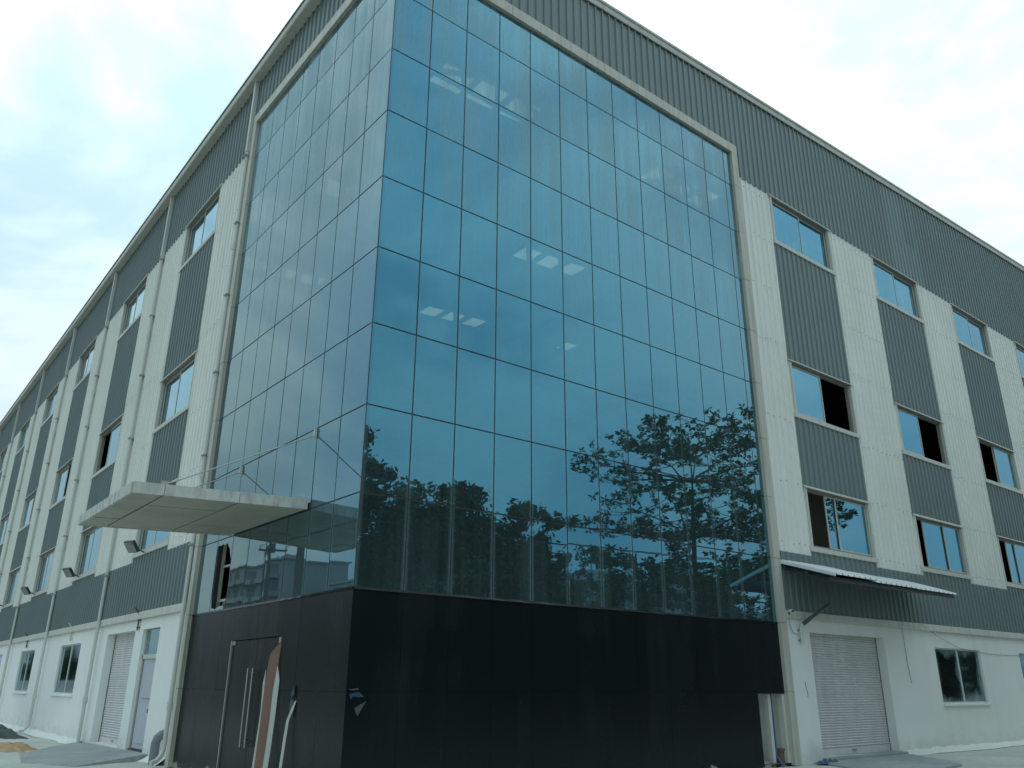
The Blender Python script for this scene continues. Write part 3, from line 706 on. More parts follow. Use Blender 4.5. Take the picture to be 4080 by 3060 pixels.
# ------------------------------------------------------------------ roller shutters and side door
def shutter(face, hole, setb, label):
    a0, a1, z0, z1 = hole
    root = empty('roller_shutter', T(face, (a0+a1)/2, setb, z0)); root.parent = B; root['label'] = label
    def put(mb, name, mat, smooth=False):
        o = mb.build(name, mat, root, smooth=smooth); o.location = tuple(-x for x in root.location); return o
    # interlocking convex slats, each its own piece
    n = 44; h = (z1-z0-0.16)/n
    me = MB(); prof = []
    for k in range(7):
        t = k/6; prof.append((-0.020*math.sin(math.pi*min(1, t*1.06))**0.8 if 0 < t < 0.95 else 0.004, h*t))
    for (q, z) in prof: me.v += [T(face, a0-0.02, q, z), T(face, a1+0.02, q, z)]
    for k in range(6): me.f.append((2*k, 2*k+1, 2*k+3, 2*k+2))
    slat = me.mesh('slat', 'shutter_paint')
    for k in range(n):
        inst('slat', slat, root, Vector(T(face, 0, setb + random.uniform(-0.0015, 0.0015), z0+0.16+h*k)) - root.location)
    put(fbox(MB(), face, a0-0.02, a1+0.02, setb-0.016, setb+0.02, z0+0.0, z0+0.158), 'bottom_bar', 'shutter_paint')
    mid = (a0+a1)/2
    put(fbox(MB(), face, mid-0.09, mid+0.09, setb-0.04, setb-0.017, z0+0.07, z0+0.11), 'lift_handle', 'steel_dull')
    put(fbox(MB(), face, a1-0.012, a1+0.0, setb-0.03, setb+0.03, z0, z1), 'guide_rail', 'dark_metal')
    put(fbox(MB(), face, a0, a0+0.012, setb-0.03, setb+0.03, z0, z1), 'guide_rail', 'dark_metal')
shutter('R', RSH, 0.285, 'wide roller shutter under the white awning')
shutter('L', LSH, 0.27, 'narrow roller shutter left of the lilac door')
SD = empty('side_door', (0, 10.3, 0)); SD.parent = B
def sdp(mb, n, mt): o = mb.build(n, mt, SD); o.location = (0, -10.3, 0); return o
a0, a1, z0, z1 = LDR
sdp(MB().box((0.10, a0, 2.20), (0.17, a1, 2.30)), 'transom_bar', 'trim_white')
sdp(MB().box((0.13, a0, 2.30), (0.137, a1-0.04, z1)), 'fanlight', 'dusty_glass')
sdp(MB().box((0.10, a1-0.05, z0), (0.17, a1, z1)), 'door_frame', 'trim_white')
leaf = sdp(MB().prism([(0.16, a0, z0+0.07), (0.16, a0, 2.20), (0.13, a1-0.13, 2.20), (0.13, a1-0.13, z0+0.07)], (0.035, 0, 0)), 'door_leaf', 'lilac_door')
sdp(MB().box((0.12, a0+0.12, z0+0.2), (0.131, a1-0.3, 1.18)).box((0.12, a0+0.12, 1.30), (0.131, a1-0.3, 2.08)), 'door_panel', 'lilac_door')
sdp(MB().box((0.14, a1-0.12, z0), (0.26, a1-0.05, 2.2)).box((0.09, a0, z0), (0.17, a1, z0+0.055)), 'door_gap', 'dark_metal')
sdp(MB().tube([(0.10, a0+0.2, 1.05), (0.07, a0+0.2, 1.05), (0.07, a0+0.2, 0.98)], 0.012, 6), 'door_handle', 'dark_metal')

# ------------------------------------------------------------------ entrance canopy on the left wall
CN = empty('entrance_canopy', (0, 3.7, 4.55)); CN.parent = B
def cp(mb, n, mt, bevel=0): o = mb.build(n, mt, CN, bevel=bevel); o.location = (0, -3.7, -4.55); return o
# plan outline, slightly skewed as hung
PA, PB_, PC, PD = (-0.03, 1.87), (-2.84, 2.46), (-2.80, 6.26), (-0.03, 5.47)
PB_ = (-2.82, 1.98); PC = (-2.82, 5.62); PB_, PC = (-2.83, 2.46), (-2.80, 6.26)
def lerp(p, q, t): return (p[0]+(q[0]-p[0])*t, p[1]+(q[1]-p[1])*t)
def grid(u, v): return lerp(lerp(PA, PD, v), lerp(PB_, PC, v), u)
us = [0.0, 0.41, 0.83, 1.0]; vs = [0.0, 0.27, 0.72, 1.0]
for i in range(3):
    for j in range(3):
        g = 0.006
        q = [grid(us[i]+g, vs[j]+g), grid(us[i+1]-g, vs[j]+g), grid(us[i+1]-g, vs[j+1]-g), grid(us[i]+g, vs[j+1]-g)]
        dz = random.uniform(-0.006, 0.004)
        cp(MB().prism([(x, y, 4.555+dz) for x, y in q], (0, 0, 0.012)), 'soffit_panel', 'canopy_soffit')
def edge_pieces(p, q, cuts, name, mat):
    dv = Vector((q[0]-p[0], q[1]-p[1], 0)); L_ = dv.length; dv.normalize(); nv = Vector((dv.y, -dv.x, 0))
    for t0, t1 in zip(cuts, cuts[1:]):
        a = Vector((*lerp(p, q, t0), 0)) + dv*0.004; b = Vector((*lerp(p, q, t1), 0)) - dv*0.004
        w = nv*0.02
        cp(MB().prism([a-w+Vector((0, 0, 4.545)), b-w+Vector((0, 0, 4.545)), b+w+Vector((0, 0, 4.545)), a+w+Vector((0, 0, 4.545))], (0, 0, random.uniform(0.185, 0.19))), name, mat)
edge_pieces(PA, PB_, [0, 0.41, 0.83, 1.0], 'fascia_panel', 'canopy_fascia')
edge_pieces(PB_, PC, [0, 0.27, 0.72, 1.0], 'fascia_panel', 'canopy_fascia')
edge_pieces(PC, PD, [0, 0.17, 0.59, 1.0], 'fascia_panel', 'canopy_fascia')
core_q = [grid(0.012, 0.008), grid(0.988, 0.008), grid(0.988, 0.992), grid(0.012, 0.992)]
cp(MB().prism([(x, y, 4.575) for x, y in core_q], (0, 0, 0.13)), 'canopy_deck', 'galvanised')
for y0, tip in ((1.84, (-2.35, 2.42)), (5.40, (-2.35, 6.05))):
    cp(MB().tube([(-0.04, y0, 5.90), (tip[0], tip[1], 4.74)], 0.011, 8), 'stay_rod', 'steel_dull')
    cp(MB().box((-0.05, y0-0.02, 5.86), (0.0, y0+0.02, 6.04)), 'rod_bracket', 'trim_white')
    cp(MB().box((tip[0]-0.05, tip[1]-0.02, 4.70), (tip[0]+0.06, tip[1]+0.02, 4.80)), 'rod_shoe', 'steel_dull')

# ------------------------------------------------------------------ sheet awning on the right wall
AW = empty('sheet_awning', (14.5, 0, 4.4)); AW.parent = B
def ap(mb, n, mt): o = mb.build(n, mt, AW); o.location = (-14.5, 0, -4.4); return o
def awning_sheet(x0, x1, zw, zf, dep, lift):
    mb = MB(); p = 0.25; depth = 0.042
    line = []
    k = math.floor(x0/p)-1
    while k*p < x1+p:
        for u, h in ((0, 0), (0.018, 1), (0.05, 1), (0.068, 0)): 
            a = k*p+u
            if x0 <= a <= x1: line.append((a, h*depth))
        k += 1
    line = [(x0, 0)] + line + [(x1, 0)]
    ys = [-0.02, -dep*0.35, -dep*0.7, -dep]
    for a, h in line:
        for y in ys:
            t = (-y)/dep; sagz = 0.02*math.sin(t*3.1)*math.sin((a-x0)*1.1)
            for th in (0,):
                mb.v.append((a, y, zw+(zf-zw)*t+h+lift+sagz))
    m_ = len(ys)
    for i in range(len(line)-1):
        for j in range(m_-1):
            q = i*m_+j; mb.f.append((q, q+1, q+m_+1, q+m_))
    return mb
ap(awning_sheet(11.42, 13.35, 4.51, 4.05, 1.42, 0.012), 'awning_sheet', 'awning_sheet')
ap(awning_sheet(13.25, 15.35, 4.49, 4.02, 1.40, 0.0), 'awning_sheet', 'awning_sheet')
ap(awning_sheet(15.25, 17.65, 4.47, 4.00, 1.40, 0.010), 'awning_sheet', 'awning_sheet')
ap(MB().prism([(11.40, -0.03, 4.45), (11.40, -1.45, 4.01), (11.40, -1.45, 4.08), (11.40, -0.03, 4.54)], (0.035, 0, 0)), 'end_trim', 'awning_sheet')
ap(MB().prism([(11.46, -0.05, 4.455), (11.46, -1.36, 4.005), (11.46, -1.36, 3.998), (11.46, -0.05, 4.448)], (6.1, 0, 0)), 'awning_bounce_blocker', 'dark_metal')  # added dark plate, blocks light bouncing off the white sheets onto the wall
for y, t in ((-0.12, 0.08), (-0.70, 0.5), (-1.30, 0.93)):
    z = 4.48-0.46*t
    ap(MB().box((11.45, y-0.03, z-0.13), (17.5, y+0.03, z-0.05)), 'awning_purlin', 'dark_metal')
for x in (11.6, 13.6, 15.6, 17.4): ap(MB().prism([(x, 0.0, 4.40), (x, -1.34, 3.97), (x, -1.34, 3.93), (x, 0.0, 4.32)], (0.05, 0, 0)), 'awning_bracket', 'dark_metal')

# ------------------------------------------------------------------ downpipes on the left wall
def downpipe(y, elbow):
    x = -0.105
    root = empty('downpipe', (x, y, 0)); root.parent = B
    def put(mb, n, mt, smooth=True): o = mb.build(n, mt, root, smooth=smooth); o.location = (-x, -y, 0); return o
    put(MB().box((x-0.055, y-0.055, 15.35), (x+0.055, y+0.055, 17.75)), 'rain_head', 'pipe_white', False)
    zb = 0.42 if elbow else 0.02
    pts = [(x, y, 15.4), (x, y, 8.0), (x, y, zb)]
    if elbow: pts += [(x-0.01, y, 0.30), (x-0.05, y-0.02, 0.20), (x-0.14, y-0.05, 0.11), (x-0.26, y-0.09, 0.07)]
    put(MB().tube(pts, 0.050, 10), 'pipe', 'pipe_white')
    z = 15.2
    while z > 4:
        put(MB().box((x-0.075, y-0.08, z), (0.0, y+0.08, z+0.035)).box((x-0.03, y+0.07, z-0.09), (x+0.03, y+0.10, z)), 'pipe_clamp', 'galvanised', False); z -= 2.12
    for z in (12.3, 6.2, 1.1): put(MB().tube([(x, y, z), (x, y, z+0.16)], 0.066, 10), 'pipe_coupling', 'pipe_white')
downpipe(7.68, True)
for k in range(8): downpipe(15.18 + 7.26*k, k > 0)
VP = MB().tube([(-0.12, 8.25, 0.0), (-0.12, 8.25, 0.42), (-0.09, 8.25, 0.52), (-0.02, 8.25, 0.58), (0.06, 8.25, 0.60)], 0.095, 14)
tag(VP.build('drain_pipe', 'pipe_grey', None, smooth=True), 'short grey drain elbow coming out of white wall beside the first downpipe', 'pipe')

# ------------------------------------------------------------------ lamps
def floodlight(y, z, label):
    root = empty('floodlight', (-0.06, y, z)); tag(root, label, 'floodlight', 'floodlights on the window sills')
    MB().tube([(0.0, 0, 0.0), (-0.16, 0, 0.06), (-0.30, 0, 0.10)], 0.018, 8).build('bracket', 'dark_metal', root)
    hd_ = empty('lamp_head', (-0.34, 0, 0.12)); hd_.parent = root; hd_.rotation_euler = (0, R(-42), R(28))
    MB().box((-0.045, -0.17, -0.17), (0.045, 0.17, 0.17)).build('housing', 'dark_metal', hd_, bevel=0.012)
    MB().box((-0.053, -0.15, -0.15), (-0.047, 0.15, 0.15)).build('lens', 'lamp_lens', hd_)
floodlight(11.75, 4.92, 'dark floodlight on the sill under the canopy, nearest the glass corner')
floodlight(19.1, 4.95, 'dark floodlight on the second low sill from the glass corner')
floodlight(26.6, 4.95, 'dark floodlight on the third low sill from the glass corner')
floodlight(33.9, 4.95, 'dark floodlight on the fourth low sill, smallest in view')
SLM = empty('wall_lamp', (12.0, 0, 2.62)); tag(SLM, 'grey street lamp head on white bent arm over the roller shutter', 'lamp')
MB().tube([(0.0, -0.04, 0.0), (0.0, -0.04, 0.30), (0.01, -0.06, 0.40), (0.05, -0.13, 0.47)], 0.032, 10).build('arm', 'pipe_white', SLM, smooth=True)
MB().box((-0.06, -0.035, 0.05), (0.06, 0.028, 0.09)).box((-0.06, -0.035, 0.28), (0.06, 0.028, 0.31)).build('arm_clamp', 'galvanised', SLM)
hd = MB(); hv = Vector((0.44, -0.52, 0.50)); hu = hv.normalized(); hs = hu.cross(Vector((0, 0, 1))).normalized(); hn = hs.cross(hu)
secs = [(0.0, 0.045, 0.045), (0.12, 0.06, 0.05), (0.28, 0.12, 0.04), (0.55, 0.135, 0.03), (0.76, 0.12, 0.022), (0.84, 0.06, 0.015)]
o0 = Vector((0.03, -0.09, 0.43)); i0 = len(hd.v)
for t, w_, h_ in secs:
    for sx, sz in ((-1, -1), (-0.7, 1), (0.7, 1), (1, -1)): hd.v.append(tuple(o0 + hu*t + hs*w_*sx + hn*h_*sz))
for k in range(len(secs)-1):
    for j in range(4): hd.f.append((i0+4*k+j, i0+4*k+(j+1) % 4, i0+4*k+4+(j+1) % 4, i0+4*k+4+j))
hd.f += [(i0, i0+3, i0+2, i0+1), tuple(i0+4*(len(secs)-1)+j for j in range(4))]
hd.build('lamp_head', 'dark_metal', SLM, smooth=True)
for t in (0.40, 0.54, 0.68):
    c = o0 + hu*t - hn*0.04
    MB().prism([c+hs*0.05-hu*0.035, c+hs*0.05+hu*0.035, c-hs*0.05+hu*0.035, c-hs*0.05-hu*0.035], hn*(-0.015)).build('lamp_lens', 'lamp_lens', SLM)
CAMO = empty('security_camera', (11.50, -0.09, 3.33)); tag(CAMO, 'small white security camera on the frame beside the lamp', 'camera')
MB().box((-0.03, -0.09, -0.03), (0.04, 0.0, 0.03)).build('camera_body', 'trim_white', CAMO, bevel=0.008)
MB().tube([(0.005, -0.09, -0.01), (0.005, -0.115, -0.012)], 0.024, 10).build('camera_lens', 'dark_metal', CAMO)
MB().box((-0.01, -0.02, -0.07), (0.02, 0.0, -0.03)).build('camera_mount', 'dark_metal', CAMO)
def bracket(y, rusty, label):
    root = empty('lamp_bracket', (0, y, 2.9)); tag(root, label, 'bracket', 'empty lamp brackets on the white wall')
    mt = 'rust' if rusty else 'pipe_white'
    MB().tube([(-0.02, 0.0, 0.0), (-0.02, 0.0, 0.30), (-0.04, 0, 0.42), (-0.16, -0.02, 0.56)], 0.022, 8).build('arm', mt, root, smooth=True)
    MB().box((-0.045, -0.05, 0.06), (0.03, 0.05, 0.09)).box((-0.045, -0.05, 0.24), (0.03, 0.05, 0.27)).build('clamp', mt, root)
bracket(11.4, True, 'rusty lamp bracket on white wall between shutter and side door')
bracket(18.9, False, 'white lamp bracket above the nearest low window of the left wall')
bracket(26.4, True, 'rusty lamp bracket above the second low window of the left wall')
def cable(pts, label, n=6, rad=0.006, mat='pipe_grey', name='cable'):
    tag(MB().tube(pts, rad, n).build(name, mat, None, smooth=True), label, 'cable')
def sag(p, q, s, n=12): return [tuple(Vector(p).lerp(Vector(q), k/n) - Vector((0, 0, s*4*(k/n)*(1-k/n)))) for k in range(n+1)]
cable([(17.0, -0.06, 3.30), (17.0, -0.012, 3.12), (17.06, 0.022, 2.4), (17.12, 0.02, 1.75)], 'thin grey cable hanging down white wall right of the shutter')
cable(sag((18.0, -0.06, 3.34), (20.3, 0.01, 2.76), 0.04) + sag((20.3, 0.01, 2.76), (25.5, 0.01, 2.70), 0.10)[1:], 'thin cable from ledge to top of dusty low window')
cable([(11.52, -0.06, 3.29), (11.62, -0.01, 3.0), (11.75, 0.02, 2.85), (11.97, 0.0, 2.80)], 'thin cable from the security camera to lamp arm')
cable([(12.02, 0.018, 1.75), (12.03, 0.015, 1.65), (12.08, 0.015, 1.50), (12.07, 0.015, 1.42)], 'short cut cable end on white pier left of shutter')

# ------------------------------------------------------------------ thresholds, ramps, heaps
def slab(name, poly_top, mat, label=None, cat=None, z_bot=-0.05, kind='structure'):
    mb = MB(); n = len(poly_top)
    mb.v = [tuple(p) for p in poly_top] + [(p[0], p[1], z_bot) for p in poly_top]
    mb.f = [tuple(range(n))] + [(k, n+k, n+(k+1) % n, (k+1) % n) for k in range(n)]
    return tag(mb.build(name, mat, None, bevel=0.012), label, cat, kind=kind)
slab('ramp', [(0.30, 9.22, 0.10), (0.30, 15.4, 0.10), (-0.02, 15.6, 0.08), (-0.55, 15.5, 0.005), (-1.9, 12.9, 0.004), (-2.3, 10.2, 0.004), (-1.5, 8.75, 0.004), (-0.12, 9.18, 0.13), (0.02, 9.2, 0.135)], 'concrete_grey')
slab('doorstep', [(12.40, -0.16, 0.095), (16.05, -0.16, 0.10), (16.05, 0.4, 0.105), (12.40, 0.4, 0.10)], 'concrete_grey')
slab('ramp', [(11.9, -0.40, 0.03), (12.45, -0.165, 0.055), (16.05, -0.165, 0.05), (14.65, -1.95, 0.055), (14.2, -2.3, 0.05), (12.2, -2.5, 0.035), (11.5, -1.2, 0.02)], 'concrete_grey')
def fillet(face, a0, a1, seed):
    rg = random.Random(seed); mb = MB(); n = int((a1-a0)/0.25)
    for i in range(n+1):
        a = a0+(a1-a0)*i/n; w = 0.16+0.10*rg.random()+0.06*math.sin(a*1.3)
        h = 0.10+0.05*rg.random()
        mb.v += [T(face, a, 0.028, h), T(face, a, -w*0.45, h*0.4), T(face, a, -w, -0.002)]
    for i in range(n):
        for j in range(2): mb.f.append((3*i+j, 3*i+j+1, 3*i+j+4, 3*i+j+3))
    tag(mb.build('wall_fillet', 'whitewash', None, smooth=True), kind='structure')
fillet('L', 15.3, LEND, 3); fillet('R', 16.1, REND, 4); fillet('L', 7.9, 9.15, 5)
def heap(name, mat, cx, cy, rx, ry, h, seed, label, cat, rot=0):
    rg = np.random.default_rng(seed); n, mrad = 40, 12; mb = MB()
    ph = rg.uniform(0, 6.28, 6)
    for i in range(mrad+1):
        t = i/mrad
        for k in range(n):
            a = 2*math.pi*k/n; e = 1+0.22*math.sin(2*a+ph[0])+0.16*math.sin(5*a+ph[1])+0.10*math.sin(9*a+ph[2])+0.06*math.sin(17*a+ph[5])
            px, py = math.cos(a)*rx*e*t, math.sin(a)*ry*e*t
            z = h*max(0, (1-t*t))**1.3*(0.75+0.6*math.sin(px*7+ph[3])*math.cos(py*3.1+ph[4])) + float(rg.normal(0, 0.012))*(1-t) - 0.02*(t > 0.98)
            mb.v.append((px*math.cos(rot)-py*math.sin(rot), px*math.sin(rot)+py*math.cos(rot), z))
    for i in range(mrad):
        for k in range(n):
            k2 = (k+1) % n; mb.f.append((i*n+k, i*n+k2, (i+1)*n+k2, (i+1)*n+k))
    o = mb.build(name, mat, None, smooth=True); o.location = (cx, cy, 0)
    return tag(o, label, cat)
tag(heap('sand_heap', 'sand', -1.72, 15.2, 0.42, 2.0, 0.13, 11, 'low spread of orange sand on the ground by the far left edge', 'sand'), kind='stuff')
tag(heap('gravel_heap', 'moss_gravel', -1.25, 23.0, 0.75, 4.5, 0.30, 12, 'dark mossy gravel heap along the white wall foot', 'gravel'), kind='stuff')
# crumpled blue plastic by the pier foot
mb = MB(); rg = random.Random(5)
nx, ny = 12, 7
for j in range(ny+1):
    for i in range(nx+1): mb.v.append((11.75+0.055*i+rg.uniform(-.02, .02), -0.42+0.045*j+rg.uniform(-.02, .02), 0.01+abs(rg.gauss(0, 0.045))*(1 if 0 < i < nx and 0 < j < ny else 0.3)))
for j in range(ny):
    for i in range(nx): k = j*(nx+1)+i; mb.f.append((k, k+1, k+nx+2, k+nx+1))
tag(mb.build('plastic_sheet', 'blue_plastic', None), 'crumpled blue plastic scrap at the foot of the white pier', 'plastic')

# ------------------------------------------------------------------ surroundings seen mirrored in the glass (behind and beside the camera)
def leaf_mesh(name, P, D, Nn, size, mat, parent, loc):
    # P centres, D leaf direction, Nn side direction (arrays), size array -> pointed quads
    n = len(P); s = size[:, None]
    v = np.empty((n, 4, 3)); v[:, 0] = P - D*s*0.5; v[:, 1] = P + Nn*s*0.24 + D*s*0.08; v[:, 2] = P + D*s*0.5; v[:, 3] = P - Nn*s*0.24 + D*s*0.08
    me = bpy.data.meshes.new(name); me.vertices.add(n*4); me.vertices.foreach_set('co', v.reshape(-1))
    me.loops.add(n*4); me.loops.foreach_set('vertex_index', np.arange(n*4, dtype=np.int32))
    me.polygons.add(n); me.polygons.foreach_set('loop_start', np.arange(0, n*4, 4, dtype=np.int32))
    me.materials.append(MATS[mat]); me.update(calc_edges=True)
    o = bpy.data.objects.new(name, me); col.objects.link(o); o.parent = parent; return o
def unit(a): return a/np.linalg.norm(a, axis=1)[:, None]
def dense_tree(x, y, h, rad, seed, label, nleaf=7000, group='trees across the yard'):
    rg = np.random.default_rng(seed); root = empty('leafy_tree', (x, y, 0)); tag(root, label, 'tree', group)
    tr = MB(); tr.tube([(0, 0, -0.1), (0.1, 0, h*0.25), (0.0, 0.1, h*0.5), (0.1, 0, h*0.8)], [0.24, 0.2, 0.15, 0.05], 9)
    cl = []
    for k in range(15):           # limbs, each carrying a chain of uneven clumps and a loose sprig at its tip
        a = rg.uniform(0, 6.28); t = (k+0.5)/15; L_ = rad*rg.uniform(0.65, 1.15)*(1-0.6*max(0, t-0.5)/0.5)
        z0 = h*(0.06+0.62*t); rise = h*rg.uniform(0.06, 0.26)
        e = np.array([math.cos(a)*L_, math.sin(a)*L_, min(z0+rise, h*0.97)])
        tr.tube([(0, 0, z0), tuple(e*[0.5, 0.5, 1]-[0, 0, rise*0.35]), tuple(e)], [0.09, 0.06, 0.02], 6)
        for q in (0.35, 0.6, 0.8, 1.0):
            c = np.array([0, 0, z0])*(1-q) + e*q + rg.normal(0, 0.10*rad, 3); cl.append((c, rg.uniform(0.16, 0.30)*rad*(1.15-0.35*q)))
        c = e + np.array([math.cos(a), math.sin(a), rg.uniform(-0.2, 1.0)])*0.16*rad; cl.append((c, 0.09*rad))
    for k in range(5): cl.append((np.array([rg.normal(0, 0.2*rad), rg.normal(0, 0.2*rad), h*rg.uniform(0.80, 0.98)]), rg.uniform(0.10, 0.2)*rad))
    for k in range(8): cl.append((np.array([rg.normal(0, 0.45*rad), rg.normal(0, 0.45*rad), h*rg.uniform(0.05, 0.45)]), rg.uniform(0.25, 0.4)*rad))
    tr.build('trunk', 'bark', root, smooth=True)
    Ps = []
    for c, cr in cl:
        m_ = int(nleaf/len(cl)*(cr/(0.2*rad))**2*0.85)+20; q = rg.normal(size=(m_, 3))*0.56*cr; q[:, 2] *= 0.75; Ps.append(q+c)
    P = np.concatenate(Ps); Dd = unit(rg.normal(size=P.shape)+np.array([0, 0, -0.5])); N_ = unit(np.cross(Dd, rg.normal(size=P.shape)))
    leaf_mesh('crown', P, Dd, N_, rg.uniform(0.24, 0.44, len(P)), 'leaf_dark', root, None)
def tier_tree(x, y, h, tiers, seed, label):
    rg = np.random.default_rng(seed); root = empty('almond_tree', (x, y, 0)); tag(root, label, 'tree', 'trees across the yard')
    tr = MB(); tr.tube([(0, 0, -0.1), (0.05, 0, h*0.3), (-0.05, 0.05, h*0.65), (0.05, 0, h*0.97)], [0.14, 0.115, 0.08, 0.025], 9)
    C_ = []
    for (z, rad, nb) in tiers:
        a0 = rg.uniform(0, 6.28)
        for b in range(nb):
            a = a0 + 6.283*b/nb + rg.normal(0, 0.12); L_ = rad*rg.uniform(0.7, 1.05)
            pts = [np.array([0, 0, z-0.5])]
            for k in range(1, 7):
                t = k/6; pts.append(np.array([math.cos(a)*L_*t, math.sin(a)*L_*t, z-0.5+0.9*t**0.7+0.12*rg.normal()]))
            tr.tube([tuple(p) for p in pts], [0.055, 0.045, 0.036, 0.028, 0.022, 0.016, 0.01], 6)
            for k in range(2, 7):
                for s_ in range(3 if k < 6 else 4):
                    side = np.array([-math.sin(a), math.cos(a), 0])*rg.normal(0, 0.24*rad*0.8)*(1.1-0.08*k)
                    e = pts[k] + side + np.array([math.cos(a), math.sin(a), 0])*rg.uniform(-.3, .5) + np.array([0, 0, rg.uniform(0.0, 0.5)])
                    tr.tube([tuple(pts[k]), tuple((pts[k]+e)/2+np.array([0, 0, -.05])), tuple(e)], [0.018, 0.014, 0.008], 4, cap=False)
                    C_.append(e); C_.append((pts[k]+e)/2 + rg.normal(0, .12, 3)); C_.append(e + rg.normal(0, .16, 3))
    tr.build('trunk', 'bark', root, smooth=True)
    P, Dd = [], []
    for c in C_:
        m_ = int(rg.integers(9, 15))
        a = rg.uniform(0, 6.28, m_); el = rg.uniform(-0.9, 0.7, m_)
        dd = np.stack([np.cos(a)*np.cos(el), np.sin(a)*np.cos(el), np.sin(el)], 1); P.append(c + dd*0.12); Dd.append(dd)
    P = np.concatenate(P); Dd = np.concatenate(Dd); N_ = unit(np.cross(Dd, np.array([0, 0, 1.0])+rg.normal(0, 0.5, P.shape)))
    leaf_mesh('crown', P, Dd, N_, rg.uniform(0.15, 0.25, len(P)), 'leaf_broad', root, None)
TL = ['tall dark leafy tree, first of the row mirrored beside the glass corner', 'broad leafy tree mirrored second from the glass corner', 'leafy tree mirrored third from the glass corner', 'rounded leafy tree mirrored fourth from the glass corner', 'low leafy tree mirrored right of the dense row']
for k, (x, y, h, rd) in enumerate([(10.6, -22, 13.0, 3.3), (14.0, -21.5, 11.6, 3.3), (17.6, -22.5, 11.2, 3.2), (21.0, -21.5, 11.2, 2.9), (24.8, -25, 7.5, 2.8)]):
    dense_tree(x, y, h, rd, 30+k, TL[k], 17000)
tier_tree(21.2, -10.4, 12.4, [(4.9, 5.4, 9), (6.0, 5.8, 9), (7.9, 6.3, 11), (10.3, 5.8, 9), (11.4, 3.4, 5)], 51, 'tiered broad leaved tree mirrored in the right half of the glass')
tier_tree(28.6, -11.5, 11.0, [(4.5, 3.6, 6), (6.5, 4.0, 7), (8.6, 3.8, 7), (10.2, 2.2, 5)], 52, 'tiered broad leaved tree mirrored in the lowest right windows')
# trees farther along the road and beside the yard: copies of the first ones
def copy_tree(src, x, y, sc, rz, label):
    root = src.copy(); col.objects.link(root); root.location = (x, y, 0); root.scale = (sc, sc, sc); root.rotation_euler = (0, 0, rz); root['label'] = label
    for ch in src.children:
        c = ch.copy(); col.objects.link(c); c.parent = root
    return root
srcs = sorted((o for o in col.objects if o.name.startswith('leafy_tree')), key=lambda o: o.name)[:4]
FILL = ['far left', 'left', 'middle', 'right', 'far right']
for k, (x, y, sc) in enumerate([(12.4, -20.3, 0.86), (15.9, -20.0, 0.84), (19.3, -20.2, 0.86), (23.2, -21.5, 0.78), (8.6, -19.5, 0.8)]):
    copy_tree(srcs[(k+3) % 4], x, y, sc, 2.9*k+0.3, 'leafy tree filling the mirrored front row, %s of five' % ['second from left', 'middle', 'second from right', 'far right', 'far left'][k])
for k, (x, y, sc) in enumerate([(12.6, -27, 0.98), (17.2, -27.5, 0.95), (21.6, -28, 1.0), (25.6, -27, 0.92), (29.5, -30, 0.7)]):
    copy_tree(srcs[(k+2) % 4], x, y, sc, 2.1*k+0.7, 'leafy tree in the second mirrored row, %s of five' % FILL[k])
for k, (x, y, sc) in enumerate([(9.5, -18.5, 0.5), (12.5, -18.6, 0.46), (15.6, -18.5, 0.48), (18.8, -18.8, 0.44), (22.0, -19.5, 0.42)]):
    copy_tree(srcs[(k+1) % 4], x, y, sc, 1.7*k+0.2, 'low bushy tree in front of the mirrored tree row, %s of five' % FILL[k])
ROADT = ['first', 'second', 'third', 'fourth', 'fifth', 'sixth', 'seventh', 'eighth', 'ninth', 'tenth', 'eleventh', 'twelfth']
for k in range(12):
    copy_tree(srcs[k % 4], 36+6.2*k, -31-2.5*(k % 2), 0.80+0.06*(k % 3), 1.3*k, 'leafy roadside tree mirrored in the right wall windows, %s beyond the shed corner' % ROADT[k])
for k in range(6):
    copy_tree(srcs[(k+1) % 4], -20-1.5*(k % 2), 96+11*k, 0.62+0.04*(k % 3), 0.9*k, 'leafy yard tree mirrored in the low windows, %s along the left wall' % ROADT[k])
wl_ = empty('boundary_wall', (-17, 110, 0)); tag(wl_, 'low grey boundary wall beyond the yard trees', 'wall')
for k in range(12): MB().box((-0.1, -45+7.5*k, 0), (0.1, -37.6+7.5*k, 1.9)).build('wall_panel', 'house_wall', wl_)
